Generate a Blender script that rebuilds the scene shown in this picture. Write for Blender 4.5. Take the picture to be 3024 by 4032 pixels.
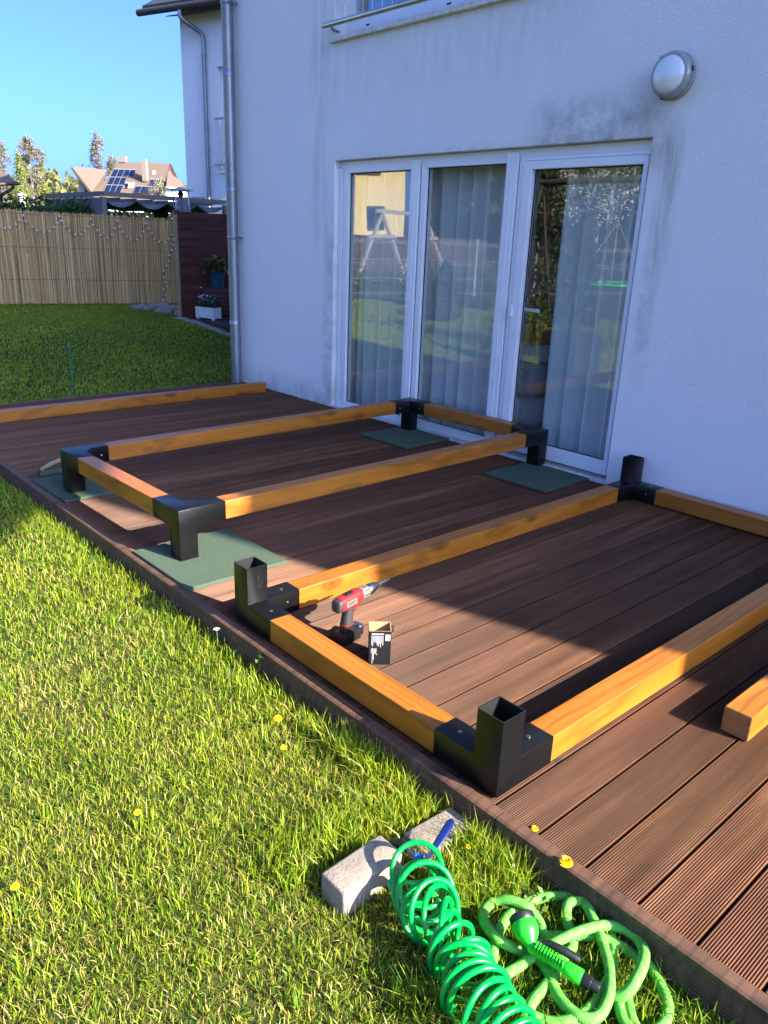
import bpy, bmesh, math, random
import numpy as np
from mathutils import Matrix, Vector
random.seed(7); rng = np.random.default_rng(7)
for o in list(bpy.data.objects): bpy.data.objects.remove(o)
S = bpy.context.scene
COL = S.collection
R = math.radians

# ------------------------------------------------------------------ camera
CAM = dict(f=3041.4, pitch=0.3375, yaw=0.7400, roll=0.0392, x=-1.5252, y=-1.1337, z=1.5377)
def cam_axes():
    p, y, r = CAM['pitch'], CAM['yaw'], CAM['roll']
    fwd = Vector((math.sin(y)*math.cos(p), math.cos(y)*math.cos(p), -math.sin(p)))
    rt = Vector((math.cos(y), -math.sin(y), 0)); up = rt.cross(fwd)
    return rt*math.cos(r)+up*math.sin(r), -rt*math.sin(r)+up*math.cos(r), fwd
RT, UP, FW = cam_axes()
CP = Vector((CAM['x'], CAM['y'], CAM['z']))
cd = bpy.data.cameras.new('camera'); cam = bpy.data.objects.new('camera', cd); COL.objects.link(cam)
cd.sensor_fit = 'VERTICAL'; cd.sensor_height = 36; cd.lens = CAM['f']/4032*36
cd.clip_start = 0.05; cd.clip_end = 3000
cam.matrix_world = Matrix(((RT.x, UP.x, -FW.x, CP.x), (RT.y, UP.y, -FW.y, CP.y), (RT.z, UP.z, -FW.z, CP.z), (0, 0, 0, 1)))
S.camera = cam
S.render.resolution_x = 768; S.render.resolution_y = 1024

# ------------------------------------------------------------------ light
SUN_DIR = Vector((-0.50, 1.75, -1.0)).normalized()          # the way the light travels
W = bpy.data.worlds.new('World'); S.world = W; W.use_nodes = True
wn = W.node_tree.nodes; wl = W.node_tree.links
sky = wn.new('ShaderNodeTexSky'); sky.sky_type = 'NISHITA'; sky.sun_disc = False
sky.sun_elevation = math.asin(-SUN_DIR.z)
sky.sun_rotation = math.atan2(-SUN_DIR.x, -SUN_DIR.y)
sky.air_density = 0.38; sky.dust_density = 3.2; sky.ozone_density = 10.0
wn['Background'].inputs[1].default_value = 0.15
wb = wn.new('ShaderNodeMix'); wb.data_type = 'RGBA'; wb.blend_type = 'MULTIPLY'; wb.inputs[0].default_value = 1.0; wb.inputs[7].default_value = (.95, .965, 1.06, 1)   # white balance
wl.new(sky.outputs[0], wb.inputs[6]); wl.new(wb.outputs[2], wn['Background'].inputs[0])
sd = bpy.data.lights.new('sun', 'SUN'); sd.energy = 4.9; sd.angle = R(0.53); sd.color = (1.0, 0.91, 0.76)
sun = bpy.data.objects.new('sun', sd); COL.objects.link(sun)
sun.rotation_euler = SUN_DIR.to_track_quat('-Z', 'Y').to_euler(); sun.location = (6, -20, 14)
vs = S.view_settings; vs.view_transform = 'Standard'; vs.look = 'None'; vs.exposure = 2.14; vs.gamma = 1; vs.use_curve_mapping = False
S.render.engine = 'CYCLES'
S.cycles.max_bounces = 8; S.cycles.transparent_max_bounces = 24; S.cycles.diffuse_bounces = 4
S.cycles.glossy_bounces = 4; S.cycles.sample_clamp_indirect = 6; S.cycles.caustics_reflective = False; S.cycles.caustics_refractive = False

# ------------------------------------------------------------------ pixels of the photograph -> points
def ray(px, py):
    return (FW + RT*((px-1512)/CAM['f']) - UP*((py-2016)/CAM['f']))
def on_z(px, py, z=0.0):
    d = ray(px, py); return CP + d*((z-CP.z)/d.z)
def on_x(px, py, x):
    d = ray(px, py); return CP + d*((x-CP.x)/d.x)
def on_y(px, py, y):
    d = ray(px, py); return CP + d*((y-CP.y)/d.y)
def at(px, py, depth): return CP + ray(px, py)*depth
def on_plane(px, py, p0, n):
    d = ray(px, py); return CP + d*((p0-CP).dot(n)/d.dot(n))
def sstep(a, b, t):
    t = np.clip((t-a)/(b-a), 0, 1); return t*t*(3-2*t)
LAWN = -0.10
def lawn_z(x, y): return LAWN + 0.30*sstep(6.8, 11.0, y)*sstep(-2.0, 1.5, x)
def on_lawn(px, py):
    z = 0.0
    for _ in range(40):
        p = on_z(px, py, z); z = 0.5*z+0.5*float(lawn_z(p.x, p.y))
    return on_z(px, py, z)
L9 = lambda x, y: (x/1.659, 400+y/1.659)      # pixel of an enlarged crop -> pixel of the photograph
Z7 = lambda x, y: (1200+x/1.106, 3050+y/1.106)

# ------------------------------------------------------------------ builders
WM = {}
def wm(o): return WM.get(o, Matrix.Identity(4))
def tag(o, label, cat, group=None, kind=None):
    if label: o['label'] = label
    if cat: o['category'] = cat
    if group: o['group'] = group
    if kind: o['kind'] = kind
    return o
def thing(name, label, cat, loc=(0, 0, 0), rz=0.0, group=None, parent=None):
    o = bpy.data.objects.new(name, None); COL.objects.link(o); o.empty_display_size = 0.1
    o.location = loc; o.rotation_euler = (0, 0, rz)
    WM[o] = Matrix.Translation(Vector(loc)) @ Matrix.Rotation(rz, 4, 'Z')
    return tag(o, label, cat, group)
def finish(name, me, mats, parent, world=True):
    o = bpy.data.objects.new(name, me); COL.objects.link(o)
    for m in (mats if isinstance(mats, (list, tuple)) else [mats]): me.materials.append(m)
    if parent is not None:
        o.parent = parent
        if world: me.transform(wm(parent).inverted())
        WM[o] = wm(parent).copy()
    return o
class MB:
    def __init__(s): s.v = []; s.f = []; s.mi = []; s.cur = 0
    def add(s, vs_, fs):
        b = len(s.v); s.v += [tuple(v) for v in vs_]; s.f += [tuple(i+b for i in f) for f in fs]; s.mi += [s.cur]*len(fs); return s
    def obox(s, c, ax, ay, az):
        c, ax, ay, az = map(Vector, (c, ax, ay, az))
        vs_ = [c+ax*i+ay*j+az*k for i in (-1, 1) for j in (-1, 1) for k in (-1, 1)]
        fs = [(0, 1, 3, 2), (4, 6, 7, 5), (0, 4, 5, 1), (2, 3, 7, 6), (0, 2, 6, 4), (1, 5, 7, 3)]
        if ax.cross(ay).dot(az) < 0: fs = [f[::-1] for f in fs]
        return s.add(vs_, fs)
    def box(s, x0, x1, y0, y1, z0, z1):
        return s.obox(((x0+x1)/2, (y0+y1)/2, (z0+z1)/2), ((x1-x0)/2, 0, 0), (0, (y1-y0)/2, 0), (0, 0, (z1-z0)/2))
    def bar(s, a, b, w, h=None, up=(0, 0, 1)):
        a, b = Vector(a), Vector(b); h = h or w; d = b-a; l = d.length; d.normalize(); u = Vector(up)
        if abs(d.dot(u)) > .99: u = Vector((1, 0, 0))
        sd_ = d.cross(u).normalized(); u = sd_.cross(d)
        return s.obox((a+b)/2, d*l/2, sd_*w/2, u*h/2)
    def tube(s, pts, r, n=8, cap=True, closed=False):
        pts = [Vector(p) for p in pts]; k = len(pts)
        rs = r if isinstance(r, (list, tuple)) else [r]*k
        t0 = (pts[1]-pts[0]).normalized(); u = t0.orthogonal().normalized(); rings = []; b = len(s.v)
        for i, p in enumerate(pts):
            t = (pts[min(i+1, k-1)]-pts[max(i-1, 0)])
            t = t.normalized() if t.length > 1e-9 else t0
            u = (u-t*u.dot(t)); u = u.normalized() if u.length > 1e-6 else t.orthogonal().normalized(); w = t.cross(u)
            s.v += [tuple(p+(u*math.cos(a)+w*math.sin(a))*rs[i]) for a in [2*math.pi*j/n for j in range(n)]]
        fs = [(b+i*n+j, b+i*n+(j+1) % n, b+(i+1)*n+(j+1) % n, b+(i+1)*n+j) for i in range(k-1) for j in range(n)]
        if cap: fs += [tuple(b+j for j in range(n))[::-1], tuple(b+(k-1)*n+j for j in range(n))]
        s.f += fs; s.mi += [s.cur]*len(fs); return s
    def lathe(s, o, axis, prof, n=16):
        o = Vector(o); axis = Vector(axis).normalized(); u = axis.orthogonal().normalized(); w = axis.cross(u); b = len(s.v)
        for (r, h) in prof:
            s.v += [tuple(o+axis*h+(u*math.cos(a)+w*math.sin(a))*max(r, 1e-5)) for a in [2*math.pi*j/n for j in range(n)]]
        fs = [(b+i*n+j, b+i*n+(j+1) % n, b+(i+1)*n+(j+1) % n, b+(i+1)*n+j) for i in range(len(prof)-1) for j in range(n)]
        fs += [tuple(b+j for j in range(n))[::-1], tuple(b+(len(prof)-1)*n+j for j in range(n))]
        s.f += fs; s.mi += [s.cur]*len(fs); return s
    def prism(s, poly, d):
        poly = [Vector(p) for p in poly]; d = Vector(d); n = len(poly)
        return s.add(poly+[p+d for p in poly], [tuple(range(n))[::-1], tuple(range(n, 2*n))]+[(i, (i+1) % n, n+(i+1) % n, n+i) for i in range(n)])
    def mesh(s, name, bevel=0.0, seg=2, smooth=None):
        me = bpy.data.meshes.new(name); me.from_pydata(s.v, [], s.f)
        me.polygons.foreach_set('material_index', s.mi)
        bm = bmesh.new(); bm.from_mesh(me)
        bmesh.ops.recalc_face_normals(bm, faces=bm.faces)
        if bevel:
            es = [e for e in bm.edges if len(e.link_faces) == 2 and e.calc_face_angle(0) > 0.5]
            bmesh.ops.bevel(bm, geom=es, offset=bevel, segments=seg, profile=0.5, affect='EDGES', clamp_overlap=True)
        bm.to_mesh(me); bm.free()
        if smooth:
            me.polygons.foreach_set('use_smooth', [True]*len(me.polygons)); me.set_sharp_from_angle(angle=R(smooth))
        return me
    def build(s, name, mat, parent=None, bevel=0.0, seg=2, smooth=None, world=True):
        return finish(name, s.mesh(name, bevel, seg, smooth), mat, parent, world)
def np_mesh(name, V, F, colors=None, smooth=False):
    me = bpy.data.meshes.new(name); V = np.asarray(V, dtype=np.float32)
    me.vertices.add(len(V)); me.vertices.foreach_set('co', V.ravel())
    Fs = F if isinstance(F, list) else [F]
    tot = sum(f.size for f in Fs); me.loops.add(tot); me.loops.foreach_set('vertex_index', np.concatenate([f.ravel() for f in Fs]).astype(np.int32))
    npoly = sum(len(f) for f in Fs); me.polygons.add(npoly)
    lens = np.concatenate([np.full(len(f), f.shape[1]) for f in Fs]); st = np.concatenate([[0], np.cumsum(lens)[:-1]])
    me.polygons.foreach_set('loop_start', st.astype(np.int32))
    if colors is not None:
        a = me.attributes.new('tint', 'FLOAT_COLOR', 'POINT'); c4 = np.ones((len(V), 4), np.float32); c4[:, :3] = colors; a.data.foreach_set('color', c4.ravel())
    me.update(calc_edges=True); me.validate()
    if smooth: me.polygons.foreach_set('use_smooth', [True]*npoly)
    return me
def voxels(xs, ys, zs, occ):
    vid = {}; V = []; F = []
    def g(i, j, k):
        if (i, j, k) not in vid: vid[(i, j, k)] = len(V); V.append((xs[i], ys[j], zs[k]))
        return vid[(i, j, k)]
    for (i, j, k) in occ:
        for d, c in (((1, 0, 0), ((1, 0, 0), (1, 1, 0), (1, 1, 1), (1, 0, 1))), ((-1, 0, 0), ((0, 0, 0), (0, 0, 1), (0, 1, 1), (0, 1, 0))),
                     ((0, 1, 0), ((0, 1, 0), (0, 1, 1), (1, 1, 1), (1, 1, 0))), ((0, -1, 0), ((0, 0, 0), (1, 0, 0), (1, 0, 1), (0, 0, 1))),
                     ((0, 0, 1), ((0, 0, 1), (1, 0, 1), (1, 1, 1), (0, 1, 1))), ((0, 0, -1), ((0, 0, 0), (0, 1, 0), (1, 1, 0), (1, 0, 0)))):
            if (i+d[0], j+d[1], k+d[2]) not in occ: F.append(tuple(g(i+a, j+b, k+e) for a, b, e in c))
    return V, F
def dup(root, loc=None, rz=None, label=None, scale=None):
    r = root.copy(); COL.objects.link(r)
    if loc is not None: r.location = loc
    if rz is not None: r.rotation_euler = (0, 0, rz)
    if scale: r.scale = (scale,)*3
    if label: r['label'] = label
    for ch in [o for o in COL.objects if o.parent == root]:
        c = ch.copy(); COL.objects.link(c); c.parent = r
        for g in [o for o in COL.objects if o.parent == ch]:
            d = g.copy(); COL.objects.link(d); d.parent = c
    return r

# ------------------------------------------------------------------ materials
def nodes(name):
    m = bpy.data.materials.new(name); m.use_nodes = True; nt = m.node_tree
    return m, nt, nt.nodes, nt.links, nt.nodes['Principled BSDF']
def ramp(N, stops):
    r = N.new('ShaderNodeValToRGB'); e = r.color_ramp.elements
    while len(e) < len(stops): e.new(0.5)
    for i, (p, c) in enumerate(stops):
        e[i].position = p; e[i].color = (c, c, c, 1) if isinstance(c, (int, float)) else (*c, 1)
    return r
def coords(N, L, kind='Object', scale=(1, 1, 1), rand=False):
    tc = N.new('ShaderNodeTexCoord'); mp = N.new('ShaderNodeMapping'); mp.inputs['Scale'].default_value = scale
    L.new(tc.outputs[kind], mp.inputs[0])
    if rand:
        oi = N.new('ShaderNodeObjectInfo'); ml = N.new('ShaderNodeMath'); ml.operation = 'MULTIPLY'; ml.inputs[1].default_value = 37.0
        L.new(oi.outputs['Random'], ml.inputs[0]); cb = N.new('ShaderNodeCombineXYZ')
        for i in range(3): L.new(ml.outputs[0], cb.inputs[i])
        L.new(cb.outputs[0], mp.inputs['Location'])
    return mp.outputs[0]
def noise(N, L, vec, scale, detail=4, rough=.55, dist=0):
    n = N.new('ShaderNodeTexNoise'); n.inputs['Scale'].default_value = scale; n.inputs['Detail'].default_value = detail
    n.inputs['Roughness'].default_value = rough; n.inputs['Distortion'].default_value = dist; L.new(vec, n.inputs['Vector']); return n.outputs[0]
def mixc(N, L, fac, a, b, mode='MIX'):
    m = N.new('ShaderNodeMix'); m.data_type = 'RGBA'; m.blend_type = mode
    for s_, v in ((m.inputs[0], fac), (m.inputs[6], a), (m.inputs[7], b)):
        if isinstance(v, (int, float)): s_.default_value = v
        elif isinstance(v, tuple): s_.default_value = (*v, 1)
        else: L.new(v, s_)
    return m.outputs[2]
def bump(N, L, P, h, strength, dist=0.01):
    b = N.new('ShaderNodeBump'); b.inputs['Strength'].default_value = strength; b.inputs['Distance'].default_value = dist
    L.new(h, b.inputs['Height']); L.new(b.outputs[0], P.inputs['Normal']); return b
def plain(name, c, rough=.5, metal=0.0, c2=None, nscale=8, b=0.0, bscale=60, bdist=.004, spec=.5, kind='Object', rand=False, stretch=(1, 1, 1)):
    m, nt, N, L, P = nodes(name)
    P.inputs['Roughness'].default_value = rough; P.inputs['Metallic'].default_value = metal; P.inputs['Specular IOR Level'].default_value = spec
    v = coords(N, L, kind, stretch, rand)
    c2 = c2 or tuple(x*.78 for x in c)
    r = ramp(N, [(.32, c), (.68, c2)]); L.new(noise(N, L, v, nscale, 5, .6), r.inputs[0]); L.new(r.outputs[0], P.inputs['Base Color'])
    if b: bump(N, L, P, noise(N, L, v, bscale, 4, .6), b, bdist)
    return m
def timber(name, c, cd_, cl, rough=.5, ring=9.0, knots=True, coat=0.0):
    m, nt, N, L, P = nodes(name); P.inputs['Roughness'].default_value = rough; P.inputs['Coat Weight'].default_value = coat; P.inputs['Coat Roughness'].default_value = .25
    v = coords(N, L, 'Object', (1, 1, 1), True)
    st = N.new('ShaderNodeMapping'); st.inputs['Scale'].default_value = (.55, 7, 7); L.new(v, st.inputs[0])
    n1 = noise(N, L, st.outputs[0], 2.2, 5, .6, .6)
    s2 = N.new('ShaderNodeMapping'); s2.inputs['Scale'].default_value = (1.1, 5, 5); L.new(v, s2.inputs[0])
    wv = N.new('ShaderNodeTexWave'); wv.wave_type = 'BANDS'; wv.bands_direction = 'Y'; wv.inputs['Scale'].default_value = ring/5; wv.inputs['Distortion'].default_value = 9
    wv.inputs['Detail'].default_value = 2; wv.inputs['Detail Scale'].default_value = .7; L.new(s2.outputs[0], wv.inputs['Vector'])
    s3 = N.new('ShaderNodeMapping'); s3.inputs['Scale'].default_value = (3, 160, 160); L.new(v, s3.inputs[0])
    n3 = noise(N, L, s3.outputs[0], 1.0, 3, .6)
    r1 = ramp(N, [(.3, cd_), (.5, c), (.72, cl)]); L.new(n1, r1.inputs[0])
    rw = ramp(N, [(.0, .58), (.30, 1.0), (1, 1.0)]); L.new(wv.outputs[0], rw.inputs[0])
    c_ = mixc(N, L, .75, r1.outputs[0], rw.outputs[0], 'MULTIPLY')
    rg = ramp(N, [(.3, .82), (.65, 1.0)]); L.new(n3, rg.inputs[0]); c_ = mixc(N, L, .6, c_, rg.outputs[0], 'MULTIPLY')
    if knots:
        s4 = N.new('ShaderNodeMapping'); s4.inputs['Scale'].default_value = (2.4, 5.0, 5.0); L.new(v, s4.inputs[0])
        vo = N.new('ShaderNodeTexVoronoi'); vo.inputs['Scale'].default_value = 1.0; vo.inputs['Randomness'].default_value = 1.0; L.new(s4.outputs[0], vo.inputs['Vector'])
        rk = ramp(N, [(.06, .9), (.095, .5), (.11, .85), (.19, 0.0)]); L.new(vo.outputs['Distance'], rk.inputs[0])
        c_ = mixc(N, L, rk.outputs[0], c_, tuple(x*.28 for x in c))
    L.new(c_, P.inputs['Base Color']); bump(N, L, P, n3, .25, .001)
    return m
def leafy(name, tr=.35, rough=.5, gain=1.0, spec=.3):
    m, nt, N, L, P = nodes(name); a = N.new('ShaderNodeAttribute'); a.attribute_name = 'tint'
    P.inputs['Roughness'].default_value = rough; P.inputs['Specular IOR Level'].default_value = spec
    L.new(a.outputs[0], P.inputs['Base Color'])
    t = N.new('ShaderNodeBsdfTranslucent'); L.new(a.outputs[0], t.inputs[0]); x = N.new('ShaderNodeMixShader'); x.inputs[0].default_value = tr
    L.new(P.outputs[0], x.inputs[1]); L.new(t.outputs[0], x.inputs[2]); L.new(x.outputs[0], nt.nodes['Material Output'].inputs[0]); return m

M = {}
M['beam'] = timber('honey_timber', (.370, .120, .008), (.28, .083, .005), (.44, .160, .016), rough=.45, coat=.12)
M['end'] = plain('timber_end_grain', (.36, .17, .045), .6, c2=(.25, .11, .03), nscale=40, stretch=(1, 1, 1))
M['steel'] = plain('black_powder_coat', (.0035, .0035, .0035), .33, c2=(.005, .005, .005), b=.10, bscale=500, bdist=.0005, spec=.32)
M['inside'] = plain('black_tube_inside', (.006, .006, .006), .6)
M['brass'] = plain('zinc_screw', (.70, .58, .30), .3, 1.0)
M['mat'] = plain('green_rubber', (.034, .062, .042), .95, c2=(.10, .135, .088), nscale=260, b=.8, bscale=280, bdist=.004, spec=.15)
M['pvc'] = plain('white_frame', (.80, .81, .82), .32, c2=(.76, .77, .78))
M['pvcdirty'] = plain('white_threshold', (.74, .73, .70), .5, c2=(.50, .47, .40), nscale=16, stretch=(1, 1, 2))
M['seal'] = plain('dark_seal', (.01, .01, .011), .6)
M['zinc'] = plain('zinc_pipe', (.30, .335, .37), .42, .75, c2=(.21, .24, .27), nscale=6, stretch=(1, 1, .4))
M['steelrail'] = plain('brushed_steel', (.60, .60, .60), .28, 1.0)
M['white'] = plain('white_paint', (.75, .75, .74), .5)
M['concrete'] = plain('concrete_block', (.30, .25, .195), .95, c2=(.21, .175, .135), nscale=26, b=.7, bscale=120, bdist=.004, spec=.2)
M['stone'] = plain('field_stone', (.32, .27, .23), .9, c2=(.17, .15, .135), nscale=7, b=.5, bscale=30, bdist=.01, rand=True)
M['gravel'] = plain('gravel_stones', (.36, .34, .31), .9, c2=(.20, .19, .18), nscale=20)
M['soil'] = plain('soil', (.05, .038, .024), 1, c2=(.028, .02, .013), nscale=30)
M['redwood'] = timber('red_brown_boards', (.105, .022, .011), (.062, .014, .008), (.14, .032, .015), rough=.6, knots=True)
M['darkdeck'] = plain('dark_terrace', (.030, .022, .020), .7)
M['bluepot'] = plain('blue_pot', (.020, .065, .13), .5)
M['hose'] = plain('green_plastic', (.0, .36, .045), .24, c2=(.0, .33, .04), spec=.45)
M['limeplastic'] = plain('lime_plastic', (.03, .52, .02), .3, c2=(.02, .46, .02))
M['blackplastic'] = plain('black_plastic', (.012, .012, .013), .38)
M['bluehandle'] = plain('blue_coating', (.006, .018, .11), .35)
M['bluering'] = plain('blue_ring', (.015, .12, .55), .4)
M['nickel'] = plain('nickel_brass', (.55, .50, .42), .3, 1.0)
M['red'] = plain('red_plastic', (.30, .018, .016), .45, c2=(.20, .020, .018), nscale=60)
M['rubber'] = plain('grey_rubber', (.035, .032, .030), .6)
M['chrome'] = plain('chuck_steel', (.62, .62, .62), .25, 1.0, c2=(.42, .42, .42))
M['gold'] = plain('name_plate', (.26, .235, .19), .4, .4)
M['card'] = plain('cardboard', (.46, .28, .13), .85)
M['blackcard'] = plain('black_card', (.010, .010, .012), .45)
M['print'] = plain('white_print', (.75, .75, .75), .6)
M['stake'] = plain('green_stake', (.010, .13, .065), .45)
M['pole'] = plain('bleached_stick', (.42, .30, .17), .8, c2=(.30, .20, .11), nscale=20)
M['terracotta'] = plain('terracotta', (.30, .085, .04), .7)
M['sculpt'] = plain('grey_stone_figure', (.36, .37, .37), .8, c2=(.28, .29, .29), nscale=30)
M['rooftile'] = plain('dark_roof', (.030, .032, .036), .6)
M['petal'] = plain('dandelion_yellow', (.85, .55, .005), .6, c2=(.80, .46, .0))
M['daisy'] = plain('white_petal', (.8, .8, .78), .6)
M['stem'] = plain('stem_green', (.09, .17, .03), .6)
M['grass'] = leafy('grass_blades', .48, .42, spec=.4)
M['leaf'] = leafy('leaves', .35, .5)
M['bark'] = plain('birch_bark', (.34, .32, .29), .9, c2=(.12, .10, .085), nscale=5, stretch=(1, 1, .25))
M['twig'] = plain('birch_twigs', (.15, .115, .085), .9)
M['darkbark'] = plain('dark_bark', (.09, .065, .045), .95)
M['fabric'] = plain('pergola_fabric', (.17, .165, .16), .9)
M['pergola'] = plain('grey_pergola_frame', (.16, .15, .135), .7)
M['yellow'] = plain('yellow_render', (.74, .56, .25), .9)
M['brownframe'] = plain('brown_frame', (.055, .022, .014), .6)
M['greysteel'] = plain('grey_fence_wire', (.28, .31, .31), .5)
M['greypot'] = plain('anthracite_planter', (.030, .034, .040), .5)
M['greywood'] = plain('weathered_wood', (.33, .29, .25), .85)
M['wallroof'] = plain('brown_tiles', (.138, .094, .064), .7, c2=(.112, .075, .050))
M['chimneystone'] = plain('chimney_render', (.20, .155, .125), .9)
M['redroof'] = plain('red_roof', (.25, .05, .04), .6)
M['panel'] = plain('solar_cells', (.010, .014, .035), .12, spec=.8)
M['alu'] = plain('alu_frame', (.60, .61, .62), .4, .6)
M['farwhite'] = plain('white_render_far', (.62, .60, .57), .9)
M['room'] = plain('room_wall', (.70, .68, .64), .9)
M['roomfloor'] = plain('room_floor', (.10, .065, .045), .5)
M['bulb'] = plain('clear_bulb', (.75, .75, .73), .2)

def make_plaster():
    m, nt, N, L, P = nodes('rough_plaster'); P.inputs['Roughness'].default_value = .92; P.inputs['Specular IOR Level'].default_value = .2
    v = coords(N, L, 'Object')
    big = ramp(N, [(.3, (.885, .87, .845)), (.7, (.93, .915, .89))]); L.new(noise(N, L, v, .9, 4, .6), big.inputs[0]); col = big.outputs[0]
    fine = ramp(N, [(.34, .62), (.52, 1.0)]); L.new(noise(N, L, v, 95, 3, .7), fine.inputs[0]); col = mixc(N, L, .16, col, fine.outputs[0], 'MULTIPLY')
    sp = N.new('ShaderNodeSeparateXYZ'); L.new(v, sp.inputs[0])
    def band(sock, c, half, soft):      # 1 inside c±half
        a = N.new('ShaderNodeMath'); a.operation = 'SUBTRACT'; a.inputs[1].default_value = c; L.new(sock, a.inputs[0])
        b = N.new('ShaderNodeMath'); b.operation = 'ABSOLUTE'; L.new(a.outputs[0], b.inputs[0])
        mr = N.new('ShaderNodeMapRange'); mr.interpolation_type = 'SMOOTHSTEP'; mr.inputs[1].default_value = half; mr.inputs[2].default_value = half+soft; mr.inputs[3].default_value = 1; mr.inputs[4].default_value = 0
        L.new(b.outputs[0], mr.inputs[0]); return mr.outputs[0]
    def mul(a, b):
        x = N.new('ShaderNodeMath'); x.operation = 'MULTIPLY'
        for i, s_ in enumerate((a, b)):
            if isinstance(s_, (int, float)): x.inputs[i].default_value = s_
            else: L.new(s_, x.inputs[i])
        return x.outputs[0]
    vs_ = coords(N, L, 'Object', (1, 5.5, .8)); streak = ramp(N, [(.38, 0), (.66, 1)]); L.new(noise(N, L, vs_, 2.1, 6, .7), streak.inputs[0])
    blot = ramp(N, [(.36, 0), (.62, 1)]); L.new(noise(N, L, v, 5.5, 6, .72), blot.inputs[0])
    fineblot = ramp(N, [(.30, .55), (.6, 1)]); L.new(noise(N, L, v, 80, 3, .7), fineblot.inputs[0])
    def stain(c, mask, amt): return mixc(N, L, mul(mul(mask, fineblot.outputs[0]), amt), c, (.24, .225, .165))
    Y, Z = sp.outputs[1], sp.outputs[2]
    col = stain(col, mul(mul(band(Y, 2.05, .28, .42), band(Z, 2.30, .10, .26)), blot.outputs[0]), .62)      # algae over the door under the lamp
    col = stain(col, mul(mul(band(Y, 1.70, .10, .14), band(Z, 2.28, .10, .12)), 1.0), .22)
    col = stain(col, mul(mul(band(Y, 1.49, .030, .065), band(Z, 1.92, .18, .42)), streak.outputs[0]), .62)  # run beside the door
    col = stain(col, mul(mul(band(Y, 1.52, .03, .05), band(Z, 1.35, .25, .4)), blot.outputs[0]), .35)
    col = stain(col, mul(mul(band(Y, 4.95, .045, .13), band(Z, 2.75, .9, .5)), streak.outputs[0]), .28)     # run under the window corner
    col = stain(col, mul(mul(band(Y, 3.7, 1.2, .5), band(Z, 3.0, .06, .38)), streak.outputs[0]), .16)
    col = stain(col, mul(mul(band(Z, 2.24, .02, .10), band(Y, 3.1, 1.55, .1)), streak.outputs[0]), .30)
    col = stain(col, mul(mul(band(Z, 0.03, .05, .30), band(Y, 5.5, .95, .3)), blot.outputs[0]), .62)        # splash zone at the corner
    col = stain(col, mul(band(Y, 4.78, .04, .08), mul(band(Z, .6, .9, .6), blot.outputs[0])), .45)
    L.new(col, P.inputs['Base Color'])
    h1 = noise(N, L, coords(N, L, 'Object', (1, .75, 1.15)), 88, 4, .68, .6)
    rr = ramp(N, [(.28, 0), (.70, 1)]); L.new(h1, rr.inputs[0]); bump(N, L, P, rr.outputs[0], .62, .009)
    return m
M['plaster'] = make_plaster()
def make_glass(name, tint=(.965, .985, .975), ior=2.3):
    m, nt, N, L, P = nodes(name); N.remove(P)
    g = N.new('ShaderNodeBsdfGlossy'); g.inputs['Roughness'].default_value = .0; g.inputs['Color'].default_value = (.95, .97, .97, 1)
    t = N.new('ShaderNodeBsdfTransparent'); t.inputs[0].default_value = (*tint, 1)
    lw = N.new('ShaderNodeLayerWeight'); lw.inputs[0].default_value = .5; f = ramp(N, [(0, .04), (.3, .075), (.6, .18), (1, .9)]); L.new(lw.outputs['Facing'], f.inputs[0])
    v = coords(N, L, 'Object'); b = N.new('ShaderNodeBump'); b.inputs['Strength'].default_value = .02; b.inputs['Distance'].default_value = .02
    L.new(noise(N, L, v, 2.0, 1, .4), b.inputs['Height']); L.new(b.outputs[0], g.inputs['Normal'])
    x = N.new('ShaderNodeMixShader'); L.new(f.outputs[0], x.inputs[0]); L.new(t.outputs[0], x.inputs[1]); L.new(g.outputs[0], x.inputs[2])
    L.new(x.outputs[0], nt.nodes['Material Output'].inputs[0]); return m
M['glass'] = make_glass('window_glass')
def make_sheer():
    m, nt, N, L, P = nodes('sheer_curtain'); P.inputs['Base Color'].default_value = (.94, .97, .95, 1); P.inputs['Roughness'].default_value = .9
    tl = N.new('ShaderNodeBsdfTranslucent'); tl.inputs[0].default_value = (.8, .82, .8, 1)
    a = N.new('ShaderNodeMixShader'); a.inputs[0].default_value = .15; L.new(P.outputs[0], a.inputs[1]); L.new(tl.outputs[0], a.inputs[2])
    tp = N.new('ShaderNodeBsdfTransparent'); lw = N.new('ShaderNodeLayerWeight'); lw.inputs[0].default_value = .35
    r = ramp(N, [(.04, .70), (.40, 1.0)]); L.new(lw.outputs['Facing'], r.inputs[0])
    x = N.new('ShaderNodeMixShader'); L.new(r.outputs[0], x.inputs[0]); L.new(tp.outputs[0], x.inputs[1]); L.new(a.outputs[0], x.inputs[2])
    L.new(x.outputs[0], nt.nodes['Material Output'].inputs[0]); return m
M['sheer'] = make_sheer()
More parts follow.
